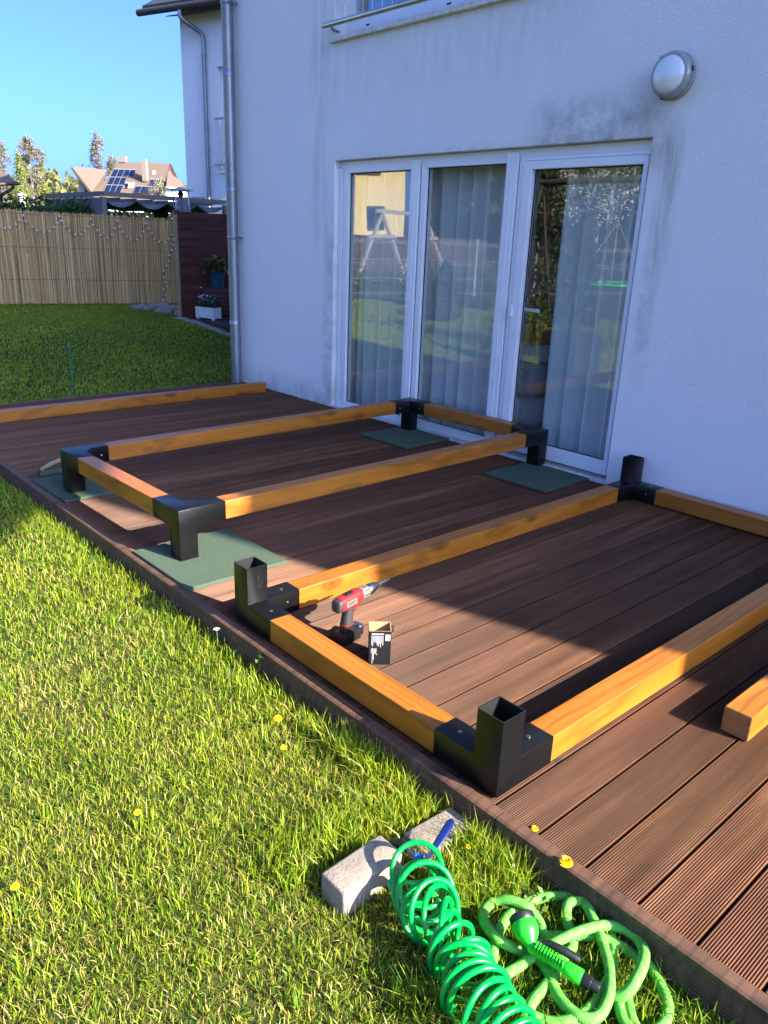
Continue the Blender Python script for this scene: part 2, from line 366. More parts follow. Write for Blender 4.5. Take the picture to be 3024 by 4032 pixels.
def make_deckwood():
    m, nt, N, L, P = nodes('oiled_deck_board'); v = coords(N, L, 'Object', (1, 1, 1), True)
    st = N.new('ShaderNodeMapping'); st.inputs['Scale'].default_value = (.5, 9, 1); L.new(v, st.inputs[0])
    n1 = noise(N, L, st.outputs[0], 2.0, 6, .65, .4); n2 = noise(N, L, v, 2.3, 5, .65)
    r1 = ramp(N, [(.25, (.048, .019, .009)), (.5, (.100, .041, .019)), (.76, (.190, .086, .043))]); L.new(n1, r1.inputs[0])
    r2 = ramp(N, [(.35, .70), (.62, 1.0)]); L.new(n2, r2.inputs[0]); c = mixc(N, L, .55, r1.outputs[0], r2.outputs[0], 'MULTIPLY')
    oi = N.new('ShaderNodeObjectInfo'); rv = ramp(N, [(0, .62), (1, 1.18)]); L.new(oi.outputs['Random'], rv.inputs[0]); c = mixc(N, L, 1.0, c, rv.outputs[0], 'MULTIPLY')
    s3 = N.new('ShaderNodeMapping'); s3.inputs['Scale'].default_value = (6, 300, 50); L.new(v, s3.inputs[0]); n3 = noise(N, L, s3.outputs[0], 1, 3, .6)
    rg = ramp(N, [(.3, .62), (.62, 1.0)]); L.new(n3, rg.inputs[0]); c = mixc(N, L, .6, c, rg.outputs[0], 'MULTIPLY')
    s4 = N.new('ShaderNodeMapping'); s4.inputs['Scale'].default_value = (2.6, 5.0, .1); L.new(v, s4.inputs[0])
    vo = N.new('ShaderNodeTexVoronoi'); vo.inputs['Scale'].default_value = 1; L.new(s4.outputs[0], vo.inputs['Vector'])
    rk = ramp(N, [(.03, 1.0), (.075, 0.0)]); L.new(vo.outputs['Distance'], rk.inputs[0]); c = mixc(N, L, rk.outputs[0], c, (.028, .016, .012))
    s5 = N.new('ShaderNodeMapping'); s5.inputs['Scale'].default_value = (3, 9, 3); L.new(v, s5.inputs[0]); n5 = noise(N, L, s5.outputs[0], 6, 6, .8); r5 = ramp(N, [(.66, 0), (.76, .55)]); L.new(n5, r5.inputs[0]); c = mixc(N, L, r5.outputs[0], c, (.30, .24, .20))
    P.inputs['Specular IOR Level'].default_value = .22
    L.new(c, P.inputs['Base Color']); rr = ramp(N, [(.3, .40), (.7, .58)]); L.new(n2, rr.inputs[0]); L.new(rr.outputs[0], P.inputs['Roughness'])
    bump(N, L, P, n3, .35, .0012); return m
M['deck'] = make_deckwood()
M['kerb'] = timber('edge_board_wood', (.105, .050, .026), (.065, .031, .017), (.15, .075, .040), rough=.65, knots=True)
def make_ground():
    m, nt, N, L, P = nodes('lawn_ground'); v = coords(N, L, 'Object'); P.inputs['Roughness'].default_value = 1; P.inputs['Specular IOR Level'].default_value = .1
    r = ramp(N, [(.3, (.034, .050, .010)), (.5, (.060, .070, .017)), (.72, (.10, .085, .034))]); L.new(noise(N, L, v, 2.2, 6, .65), r.inputs[0])
    f = ramp(N, [(.3, .45), (.65, 1.0)]); L.new(noise(N, L, v, 70, 4, .7), f.inputs[0]); L.new(mixc(N, L, .8, r.outputs[0], f.outputs[0], 'MULTIPLY'), P.inputs['Base Color'])
    bump(N, L, P, noise(N, L, v, 45, 4, .7), .6, .02); return m
M['ground'] = make_ground()
def make_reed():
    m, nt, N, L, P = nodes('reed_stalks'); a = N.new('ShaderNodeAttribute'); a.attribute_name = 'tint'
    v = coords(N, L, 'Object', (60, 60, 1.6)); g = ramp(N, [(.3, .6), (.65, 1.0)]); L.new(noise(N, L, v, 1, 4, .6), g.inputs[0])
    L.new(mixc(N, L, .8, a.outputs[0], g.outputs[0], 'MULTIPLY'), P.inputs['Base Color']); P.inputs['Roughness'].default_value = .75; return m
M['reed'] = make_reed()
def make_fabric_hose():
    m, nt, N, L, P = nodes('lime_woven_hose'); P.inputs['Roughness'].default_value = .75
    u = N.new('ShaderNodeAttribute'); u.attribute_name = 'tint'; L.new(u.outputs[0], P.inputs['Base Color'])
    v = coords(N, L, 'Object'); bump(N, L, P, noise(N, L, v, 700, 2, .6), .3, .001); return m
M['hosefab'] = make_fabric_hose()
def make_lampglass():
    m, nt, N, L, P = nodes('ribbed_lamp_glass'); P.inputs['Base Color'].default_value = (.74, .78, .78, 1); P.inputs['Roughness'].default_value = .10; P.inputs['Specular IOR Level'].default_value = .9
    P.inputs['Coat Weight'].default_value = 1.0; P.inputs['Coat Roughness'].default_value = .06
    v = coords(N, L, 'Object'); w = N.new('ShaderNodeTexWave'); w.wave_type = 'RINGS'; w.rings_direction = 'X'; w.inputs['Scale'].default_value = 40; L.new(v, w.inputs['Vector'])
    bump(N, L, P, w.outputs[0], .25, .003); return m
M['lampglass'] = make_lampglass()

# ================================================================== SETTING
# ---- ground
gx = np.unique(np.concatenate([np.linspace(-300, -20, 15), np.linspace(-20, 20, 81), np.linspace(20, 300, 15)]))
gy = np.unique(np.concatenate([np.linspace(-300, -10, 15), np.linspace(-10, 30, 81), np.linspace(30, 400, 15)]))
GX, GY = np.meshgrid(gx, gy, indexing='ij'); GZ = lawn_z(GX, GY) - 0.004
nx, ny = len(gx), len(gy); idx = np.arange(nx*ny).reshape(nx, ny)
gf = np.stack([idx[:-1, :-1], idx[1:, :-1], idx[1:, 1:], idx[:-1, 1:]], -1).reshape(-1, 4)
g = finish('lawn_ground', np_mesh('lawn_ground', np.stack([GX, GY, GZ], -1).reshape(-1, 3), gf, smooth=True), M['ground'], None)
g['kind'] = 'structure'

# ---- grass blades
def patch(x, y):
    return (np.sin(x*2.1+1.3*np.sin(y*1.7))+np.sin(y*2.6+1.1*np.sin(x*3.1+2))+.6*np.sin(x*6.1+y*4.3)+.5*np.sin(5.2*y-3.7*x+1))/3.1
def blades(px, py, h, w, lean=.8, dry=.3, base=None):
    n = len(px); z0 = lawn_z(px, py)-0.006 if base is None else base
    a = rng.uniform(0, 2*np.pi, n); wx, wy = np.cos(a)*w/2, np.sin(a)*w/2
    b = rng.uniform(0, 2*np.pi, n); l = h*np.abs(rng.normal(0, lean, n)).clip(0, 1.5); dx, dy = np.cos(b)*l, np.sin(b)*l
    hz = np.sqrt(np.maximum(h*h*1.0-(.72*l)**2, (.25*h)**2))
    V = np.zeros((n, 5, 3), np.float32)
    V[:, 0] = np.stack([px-wx, py-wy, z0], -1); V[:, 1] = np.stack([px+wx, py+wy, z0], -1)
    mx, my = px+dx*.35, py+dy*.35
    V[:, 2] = np.stack([mx+wx*.85, my+wy*.85, z0+hz*.62], -1); V[:, 3] = np.stack([mx-wx*.85, my-wy*.85, z0+hz*.62], -1)
    V[:, 4] = np.stack([px+dx, py+dy, z0+hz], -1)
    i0 = np.arange(n)*5
    q = np.stack([i0, i0+1, i0+2, i0+3], -1); t = np.stack([i0+3, i0+2, i0+4], -1)
    green = np.array([.170, .300, .018]); lime = np.array([.400, .455, .022]); straw = np.array([.56, .47, .12]); dark = np.array([.060, .165, .014])
    p = patch(px, py); u = rng.uniform(0, 1, n); k = np.clip(.5+.45*p+rng.normal(0, .25, n), 0, 1)[:, None]
    c = green*(1-k)+lime*k
    c = np.where((u < dry*(.35+1.1*np.clip(.5+.6*patch(px*1.7+3, py*1.7), 0, 1)))[:, None], straw*rng.uniform(.7, 1.1, (n, 1)), c)
    c = np.where((u > .88)[:, None], dark, c)*rng.uniform(.75, 1.2, (n, 1))
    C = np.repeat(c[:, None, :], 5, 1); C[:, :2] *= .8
    return V.reshape(-1, 3), q, t, C.reshape(-1, 3)
def joinblades(name, parts):
    Vs, Qs, Ts, Cs, off = [], [], [], [], 0
    for V, q, t, C in parts: Vs.append(V); Qs.append(q+off); Ts.append(t+off); Cs.append(C); off += len(V)
    return np_mesh(name, np.concatenate(Vs), [np.concatenate(Qs), np.concatenate(Ts)], np.concatenate(Cs))
def scatter(n, x0, x1, y0, y1, keep):
    x = rng.uniform(x0, x1, n); y = rng.uniform(y0, y1, n); k = keep(x, y); return x[k], y[k]
BLOCKS = [(-.545, -.335, .035, .130), (-.255, -.070, .018, .125)]
def free(x, y):
    k = x < -.075
    for (a, b, c_, d) in BLOCKS: k &= ~((x > a-.004) & (x < b+.004) & (y > c_-.004) & (y < d+.004))
    return k
def near_keep(x, y):
    d = np.hypot(np.hypot(x-CP.x, y-CP.y), 1.6); dens = np.clip((2.3/d)**1.7, .06, 1)
    return free(x, y) & (rng.uniform(0, 1, len(x)) < dens)
parts = []
x, y = scatter(760000, -4.2, -.07, -1.4, 6.4, near_keep)
parts.append(blades(x, y, rng.uniform(.014, .044, len(x))*(1+.25*patch(x*1.3, y*1.3)), rng.uniform(.0016, .0036, len(x))*np.clip(np.hypot(x-CP.x, y-CP.y)/2.2, 1, 2.2), 1.05, .33))
x, y = scatter(26000, -.42, -.078, -1.4, 6.4, lambda x, y: free(x, y) & (rng.uniform(0, 1, len(x)) < np.exp((x+.075)/.10)))
parts.append(blades(x, y, rng.uniform(.028, .078, len(x)), rng.uniform(.0024, .0046, len(x)), .65, .10))
x, y = scatter(11000, -.62, -.078, -.75, .35, lambda x, y: free(x, y) & (patch(x*2, y*2) > -.2))
parts.append(blades(x, y, rng.uniform(.04, .10, len(x)), rng.uniform(.0025, .0048, len(x)), .7, .12))
x, y = scatter(2000, -.17, -.070, -.22, .75, lambda x, y: (free(x, y) | (x > -.08)) & (patch(x*3, y*3+1) > -.3))
parts.append(blades(x, y, rng.uniform(.06, .125, len(x)), rng.uniform(.0026, .0045, len(x)), .6, .10))
for _ in range(420):   # loose tufts
    cx, cy = rng.uniform(-3.2, -.1), rng.uniform(-1.2, 5.5); k = rng.integers(8, 26)
    x, y = cx+rng.normal(0, .018, k), cy+rng.normal(0, .018, k); f = free(x, y); x, y = x[f], y[f]
    if len(x): parts.append(blades(x, y, rng.uniform(.035, .075, len(x)), rng.uniform(.003, .005, len(x)), .6, .1))
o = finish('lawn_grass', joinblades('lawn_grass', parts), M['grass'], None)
tag(o, 'short sunlit lawn grass beside the wooden deck', 'grass', kind='stuff')
def far_keep(x, y): return ~((x > 2.7) & (y < 6.9)) & ~((x > 4.75+.0*y) & (y < 10.95)) & ~((x > 3.0) & (y < 6.6))
x, y = scatter(330000, -3.0, 9.0, 6.36, 16.5, far_keep)
pf = [blades(x, y, rng.uniform(.018, .042, len(x)), rng.uniform(.007, .012, len(x)), 1.0, .08)]
x, y = scatter(50000, -9.0, -3.0, 2.0, 16.5, lambda x, y: x < 5)
pf.append(blades(x, y, rng.uniform(.03, .06, len(x)), rng.uniform(.008, .014, len(x)), .9, .15))
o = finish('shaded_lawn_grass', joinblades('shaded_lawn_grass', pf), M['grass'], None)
tag(o, 'lawn grass in the house shadow in front of the reed fence', 'grass', kind='stuff')

# ---- deck
PITCH = .155; TOPY = 1.23+33*PITCH
deck = thing('terrace_deck', None, None, (1.5, 2.5, 0)); deck['kind'] = 'structure'
NR = 21; prof = []
w0 = PITCH-.008
for i in range(NR):
    a = w0*i/NR; st = w0/NR
    prof += [(a+st*.03, -.0058), (a+st*.15, -.0022), (a+st*.33, -.0003), (a+st*.52, 0.0), (a+st*.72, -.0006), (a+st*.86, -.0030)]
def board_mesh(name, x0, x1):
    V = []; F = []; pr = [(0, -.028)]+[(0, -.004)]+prof+[(w0, -.004), (w0, -.028)]; n = len(pr)
    for x in (x0, x1): V += [(x, p[0]-w0/2, p[1]) for p in pr]
    F += [(i, i+1, n+i+1, n+i)[::-1] for i in range(n-1)]+[(0, n-1, 2*n-1, n)]
    F += [tuple(range(n)), tuple(range(n, 2*n))[::-1]]
    me = bpy.data.meshes.new(name); me.from_pydata(V, [], F)
    bm = bmesh.new(); bm.from_mesh(me); bmesh.ops.recalc_face_normals(bm, faces=bm.faces); bm.to_mesh(me); bm.free(); me.materials.append(M['deck']); return me
bmeshes = [board_mesh('deck_board', -1.517, 1.564), board_mesh('deck_board', -1.514, 1.564), board_mesh('deck_board', -1.519, 1.564)]
nb = 52
for k in range(nb):
    o = bpy.data.objects.new('deck_board', bmeshes[k % 3]); COL.objects.link(o); o.parent = deck
    o.location = (random.uniform(-.002, .002), TOPY-PITCH*(k+.5)-2.5, random.uniform(-.0012, .0))
YN = TOPY-PITCH*nb
MB().box(-.016, 3.05, YN+.01, TOPY-.01, -.30, -.0285).build('deck_substructure', M['darkdeck'], deck)
# edge board with ribbed outer face
def kerb(y0, y1, dx):
    pr = [(-.016, -.20), (-.016, .000), (-.020, .0045), (-.052, .0045), (-.060, 0.0)]
    zz = -.012
    while zz > -.13: pr += [(-.060, zz), (-.0575, zz-.002), (-.0575, zz-.0045), (-.060, zz-.0065)]; zz -= .0115
    pr += [(-.060, -.20)]
    m_ = MB(); n = len(pr)
    m_.add([(p[0]+dx, y0, p[1]) for p in pr]+[(p[0]+dx, y1, p[1]) for p in pr], [(i, (i+1) % n, n+(i+1) % n, n+i) for i in range(n)]+[tuple(range(n)), tuple(range(n, 2*n))])
    return m_
ks = [YN, -.05+.001, 3.235, TOPY+.03]
for i in range(3): kerb(ks[i]+.0015, ks[i+1]-.0015, -.001*i).build('edge_board', M['kerb'], deck)
MB().box(-.06, 3.0, TOPY+.004, TOPY+.03, -.20, .003).build('edge_board', M['kerb'], deck, bevel=.003)

# ---- main house
XW = 3.07; KW = 1.0095
def QY(y): return CP.y+(y-CP.y)*KW
def QZ(z): return CP.z+(z-CP.z)*KW
house = thing('house', 'white rough plastered house with terrace door, behind the wooden deck', 'house', (XW, 0, -.1))
ysw = [-6.98, QY(1.612), QY(1.95), QY(4.662), QY(4.70), 6.56]; zsw = [-.3, QZ(2.178), QZ(3.112), QZ(5.3), 6.1]
occ = set()
for j in range(5):
    for k in range(4):
        if k == 0 and j in (1, 2): continue
        if k == 2 and j in (2, 3): continue
        occ.add((0, j, k))
V, F = voxels([XW, XW+.36], ysw, zsw, occ)
MB().add(V, F).build('wall', M['plaster'], house, bevel=.006, seg=2)
DX = 11.5
gm = MB()
for yy, t in ((6.56-.36, .358), (-6.98+.002, .358)):
    gm.prism([(XW+.362, yy, -.3), (XW+DX, yy, -.3), (XW+DX, yy, 6.1), (XW+DX/2, yy, 9.1), (XW+.362, yy, 6.1)], (0, t, 0))
gm.box(XW+DX-.3, XW+DX-.002, -6.6, 6.18, -.3, 6.1)
gm.build('gable_wall', M['plaster'], house)
rm = MB(); sl = (9.1-6.1)/(DX/2)
for sgn in (1, -1):
    xa, xb = (XW-.5, XW+DX/2) if sgn > 0 else (XW+DX+.5, XW+DX/2)
    za = 6.1-.5*sl+.12; rm.prism([(xa, -7.5, za), (xb, -7.5, 9.24), (xb, -7.5, 9.42), (xa, -7.5, za+.18)], (0, 14.6, 0))
rm.build('roof', M['rooftile'], house)  # out of view, ridge made high enough to put the reed fence in shade
MB().lathe((XW-.62, -7.5, 5.98), (0, 1, 0), [(.07, 0), (.07, 14.6)], 12).build('gutter', M['zinc'], house)
# downpipe
PX, PY = XW-.085, 6.31
dp = MB().tube([(PX, PY, -.02), (PX, PY, 5.4), (PX-.45, PY, 5.95)], .056, 20).build('downpipe', M['zinc'], house, smooth=40)
for zc in (1.51, 3.62):
    MB().lathe((PX, PY, zc-.016), (0, 0, 1), [(.059, 0), (.0615, .003), (.0615, .029), (.059, .032)], 20).bar((PX, PY-.075, zc), (PX+.085, PY-.05, zc), .012, .02).bar((PX-.02, PY-.062, zc), (PX-.02, PY-.085, zc), .016, .02).build('pipe_clamp', M['zinc'], dp, smooth=40)
for zc in (.62, 1.95, 3.0): MB().lathe((PX, PY, zc), (0, 0, 1), [(.057, 0), (.0595, .002), (.0595, .05), (.057, .053)], 20).build('pipe_joint', M['zinc'], dp, smooth=40)

# terrace door: frame bars, seals, panes
XD = 3.118
door = MB(); door.box(XD+.02, XD+.075, QY(1.616), QY(4.658), QZ(2.12), QZ(2.175)); door.build('terrace_door', M['pvc'], house, bevel=.002); door = [o for o in COL.objects if o.name == 'terrace_door'][0]
def bar(y0, y1, z0, z1, x0=XD, x1=XD+.07, name='frame_bar', mat='pvc', bv=.004): return MB().box(x0, x1, QY(y0), QY(y1), QZ(z0), QZ(z1)).build(name, M[mat], door, bevel=bv)
bar(4.603, 4.657, .0, 2.118, XD-.004); bar(4.594, 4.602, .0, 2.118, XD+.02, XD+.06, 'seal', 'seal', 0)
bar(4.526, 4.593, .03, 2.118)                                   # left light
bar(3.735, 4.5255, 2.079, 2.1195, XD+.004); bar(3.735, 4.5255, .03, .083, XD+.004)
bar(3.6375, 3.734, .0, 2.150, XD-.010); bar(3.680, 3.686, .0, 2.149, XD-.013, XD-.008, 'cover_strip', 'pvc', .001)
bar(3.6215, 3.637, .0, 2.118, XD+.02, XD+.06, 'seal', 'seal', 0)
bar(3.565, 3.621, .03, 2.118)                                   # middle light
bar(2.755, 3.5645, 2.086, 2.1195, XD+.004); bar(2.755, 3.5645, .03, .10, XD+.004)
bar(2.652, 2.754, .0, 2.155, XD-.010); bar(2.698, 2.704, .0, 2.154, XD-.013, XD-.008, 'cover_strip', 'pvc', .001)
bar(2.642, 2.6515, .0, 2.118, XD+.02, XD+.06, 'seal', 'seal', 0)
bar(2.595, 2.6415, .0, 2.118)                                   # door leaf
bar(1.616, 2.5945, 2.094, 2.119, XD+.006); bar(1.616, 1.634, .0, 2.0935, XD-.002)
for y0, y1, z0, z1 in ((2.520, 2.592, .062, 2.090), (1.637, 1.669, .062, 2.090)): bar(y0, y1, z0, z1, XD-.014, XD+.05, 'sash_bar')
for z0, z1 in ((2.037, 2.090), (.062, .157)): bar(1.6695, 2.5195, z0, z1, XD-.014, XD+.05, 'sash_bar')
for (y0, y1, z0, z1) in ((3.734, 4.526, .083, 2.079), (2.754, 3.565, .10, 2.086), (1.669, 2.520, .157, 2.037)):
    y0, y1, z0, z1 = QY(y0), QY(y1), QZ(z0), QZ(z1)
    MB().box(XD+.034, XD+.042, y0-.006, y1+.006, z0-.006, z1+.006).build('pane', M['glass'], door)
    gk = MB(); t = .006
    for a in ((y0, y0+t, z0, z1), (y1-t, y1, z0, z1), (y0+t, y1-t, z0, z0+t), (y0+t, y1-t, z1-t, z1)): gk.box(XD+.026, XD+.0335, *a)
    gk.build('pane_gasket', M['seal'], door)
MB().box(XW-.001, XD+.07, QY(1.614), QY(2.650), -.04, .018).box(XW+.006, XD+.07, QY(2.656), QY(4.655), -.04, .014).build('threshold', M['pvcdirty'], door, bevel=.003)
MB().box(XD-.030, XD-.0155, QY(2.575), QY(2.600), 1.045, 1.125).build('latch_plate', M['pvc'], door, bevel=.004)
MB().bar((XD+.06, 2.58, 1.095), (XD+.10, 2.58, 1.095), .024).bar((XD+.098, 2.59, 1.095), (XD+.098, 2.455, 1.092), .016, .026).build('handle', M['pvc'], door, bevel=.005)

# window above
XU = XW+.15
def wbox(m_, x0, x1, y0, y1, z0, z1): return m_.box(x0, x1, QY(y0), QY(y1), QZ(z0), QZ(z1))
win = wbox(MB(), XU, XU+.07, 1.955, 4.695, 5.2, 5.295).build('upper_window', M['pvc'], house)
for a in ((4.625, 4.695, 3.13, 5.199), (1.955, 2.02, 3.13, 5.199), (3.22, 3.34, 3.27, 5.199), (2.0205, 4.6245, 3.13, 3.268)):
    wbox(MB(), XU, XU+.07, *a).build('window_bar', M['pvc'], win, bevel=.004)
for yy in (4.42, 3.50): wbox(MB(), XU-.002, XU+.002, yy, yy+.045, 3.195, 3.207).build('drain_slot', M['seal'], win)
for a in ((3.341, 4.6245), (2.0205, 3.219)): wbox(MB(), XU+.03, XU+.036, a[0], a[1], 3.269, 5.198).build('pane', M['glass'], win)
m_ = MB(); V = []; n = 120
for z in (3.30, 5.2): V += [(XU+.16+.03*math.sin(i*.9), QY(2.0+2.65*i/n), z) for i in range(n+1)]
m_.add(V, [(i, i+1, n+2+i, n+1+i) for i in range(n)]).build('blue_curtain', plain('blue_curtain_cloth', (.16, .26, .48), .9), win, smooth=60)
wbox(MB(), XW-.045, XU+.01, 1.94, 4.715, 3.075, 3.112).build('window_sill', M['pvcdirty'], win, bevel=.004)
XR = XW-.075; ZR = QZ(3.196); YR = 4.80
rl = MB().tube([(XR, 1.8, ZR), (XR, YR, ZR)], .0215, 14).build('railing', M['steelrail'], win, smooth=40)
MB().tube([(XR, 1.8, 4.10), (XR, YR, 4.10)], .0215, 14).build('rail_bar', M['steelrail'], rl, smooth=40)
for yy in (YR-.10, 1.9): MB().tube([(XR, yy, ZR-.015), (XR+.02, yy, ZR-.04), (XW+.01, yy, ZR-.045)], .011, 8).build('rail_bracket', M['steelrail'], rl, smooth=40)
yy = YR-.16
while yy > 1.9: MB().tube([(XR, yy, ZR), (XR, yy, 4.10)], .0028, 6).build('rail_rod', M['steelrail'], rl); yy -= .115
# room behind the terrace door
RX = 7.0
m_ = MB()
m_.box(XD+.08, RX, .6, 6.1, -.12, -.05); rf = m_.build('room_floor', M['roomfloor'], house)
MB().box(RX+.001, RX+.1, .6, 6.1, -.05, 2.5).box(XW+.37, RX, .5, .599, -.05, 2.5).box(XW+.37, RX, 6.101, 6.13, -.05, 2.5).build('room_wall', M['room'], house)
MB().box(XD+.08, RX, .6, 6.1, 2.501, 2.55).build('room_ceiling', M['white'], house)

# ---- wall lamp
lc = Vector((XW, QY(1.515), QZ(2.487)))
lamp = thing('wall_lamp', 'round bulkhead wall lamp with ribbed glass on the plaster', 'lamp', lc)
MB().lathe(lc, (-1, 0, 0), [(.118, .0), (.124, .004), (.126, .040), (.120, .044)], 40).build('lamp_base', plain('lamp_base_plastic', (.30, .29, .27), .5), lamp, smooth=40)
MB().lathe(lc, (-1, 0, 0), [(.121, .0445), (.121, .0515)], 40).build('lamp_seal', M['seal'], lamp, smooth=40)
MB().lathe(lc, (-1, 0, 0), [(.116, .046), (.123, .052), (.123, .062), (.116, .078), (.106, .086), (.100, .0865), (.098, .080)], 44).build('lamp_rim', plain('lamp_rim_glass', (.30, .33, .31), .12, c2=(.25, .28, .26), spec=.9), lamp, smooth=35)
MB().lathe(lc, (-1, 0, 0), [(.0975, .080), (.0975, .088), (.090, .096), (.072, .107), (.048, .115), (.022, .119), (.0, .120)], 44).build('lamp_glass', M['lampglass'], lamp, smooth=35)
for a in (R(50), R(170), R(290)):
    p = lc+Vector((-.048, math.cos(a)*.126, math.sin(a)*.126)); MB().obox(p, (.010, 0, 0), Vector((0, math.sin(a), -math.cos(a)))*.012, Vector((0, math.cos(a), math.sin(a)))*.004).build('lamp_clip', M['rubber'], lamp)

for (px, py, r_) in ((2725, 1512, .012), (1290, 905, .010)):
    p = on_x(px, py, XW); MB().lathe((XW+.002, p.y, p.z), (-1, 0, 0), [(r_, 0), (r_*.9, .004), (r_*.4, .006)], 9).build('wall_plug', M['white'], house)
# ---- curtains
def curtain(name, label, y0, y1, seedv, parts_=160):
    rr = random.Random(seedv); V = []; n = parts_; rows = [0.02, .7, 1.4, 2.3]
    ph = 0; offs = []
    for i in range(n+1):
        ph += rr.uniform(.10, .58); offs.append(ph)
    for k, z in enumerate(rows):
        for i in range(n+1):
            t = i/n; amp = .055*(1.0-.12*k)
            V.append((3.33+amp*math.sin(offs[i])+.012*math.sin(offs[i]*.37), y0+(y1-y0)*t+.008*math.sin(offs[i]*.8+z), z))
    F = [(k*(n+1)+i, k*(n+1)+i+1, (k+1)*(n+1)+i+1, (k+1)*(n+1)+i) for k in range(3) for i in range(n)]
    o = MB().add(V, F).build(name, M['sheer'], None, smooth=80)
    return tag(o, label, 'curtain', 'sheer curtains behind the terrace door')
curtain('curtain', 'sheer white curtain hanging behind the fixed left and middle panes', 2.80, 4.62, 3, 190)
curtain('curtain', 'sheer white curtain hanging behind the glass of the door leaf', 1.55, 2.43, 5, 95)

# ---- figure and pot indoors
fp = on_x(2085, 1700, 3.60); fx, fy = 3.60, fp.y+.02
fig = thing('stone_figure', 'grey carved stone head on a plinth inside behind the door glass', 'sculpture', (fx, fy, -.05))
MB().lathe((fx, fy, -.05), (0, 0, 1), [(.13, 0), (.15, .1), (.16, .30), (.14, .40), (.09, .43)], 18).build('plinth', M['sculpt'], fig, smooth=50)
MB().lathe((fx, fy, .38), (0, 0, 1), [(.08, 0), (.11, .03), (.125, .14), (.12, .26), (.10, .29)], 18).build('head', M['sculpt'], fig, smooth=50)
MB().prism([(fx-.12, fy-.015, .5), (fx-.12, fy+.015, .5), (fx-.118, fy+.008, .60), (fx-.118, fy-.008, .60)], (-.025, 0, 0)).box(fx-.13, fx-.10, fy-.035, fy+.035, .445, .46).box(fx-.13, fx-.10, fy-.05, fy-.02, .60, .612).box(fx-.13, fx-.10, fy+.02, fy+.05, .60, .612).build('face', M['sculpt'], fig, bevel=.004)
MB().lathe((fx, fy, .66), (0, 0, 1), [(.12, 0), (.15, .02), (.15, .12), (.12, .14)], 18).build('headdress', M['sculpt'], fig, smooth=50)
pt = thing('potted_plant', 'green plant in a terracotta pot standing on the stone head', 'plant', (fx, fy, .80))
MB().lathe((fx, fy, .80), (0, 0, 1), [(.08, 0), (.11, .12), (.12, .125), (.12, .16), (.1, .165)], 18).build('pot', M['terracotta'], pt, smooth=50)
def leaf_cloud(P, size, cols, jitter=.25, flat=.0):
    n = len(P); a = rng.normal(0, 1, (n, 3)); a /= np.linalg.norm(a, axis=1)[:, None]; b = rng.normal(0, 1, (n, 3)); b -= (b*a).sum(1)[:, None]*a; b /= np.linalg.norm(b, axis=1)[:, None]
    s = (size*rng.uniform(.55, 1.3, n))[:, None]
    V = np.stack([P-a*s, P+b*s*.5, P+a*s, P-b*s*.5], 1).reshape(-1, 3)
    F = np.arange(n*4).reshape(n, 4)
    ci = rng.integers(0, len(cols), n); C = np.array(cols)[ci]*rng.uniform(1-jitter, 1+jitter, (n, 1))
    return V, F, np.repeat(C, 4, 0)
def cloud_obj(name, P, size, cols, parent, mat='leaf'):
    V, F, C = leaf_cloud(np.asarray(P, float), size, cols); return finish(name, np_mesh(name, V, F, C), M[mat], parent)
cloud_obj('leaves', np.array([fx, fy, 1.08])+rng.normal(0, 1, (160, 3))*[.06, .07, .07], .03, [(.06, .12, .03), (.09, .16, .04)], pt)

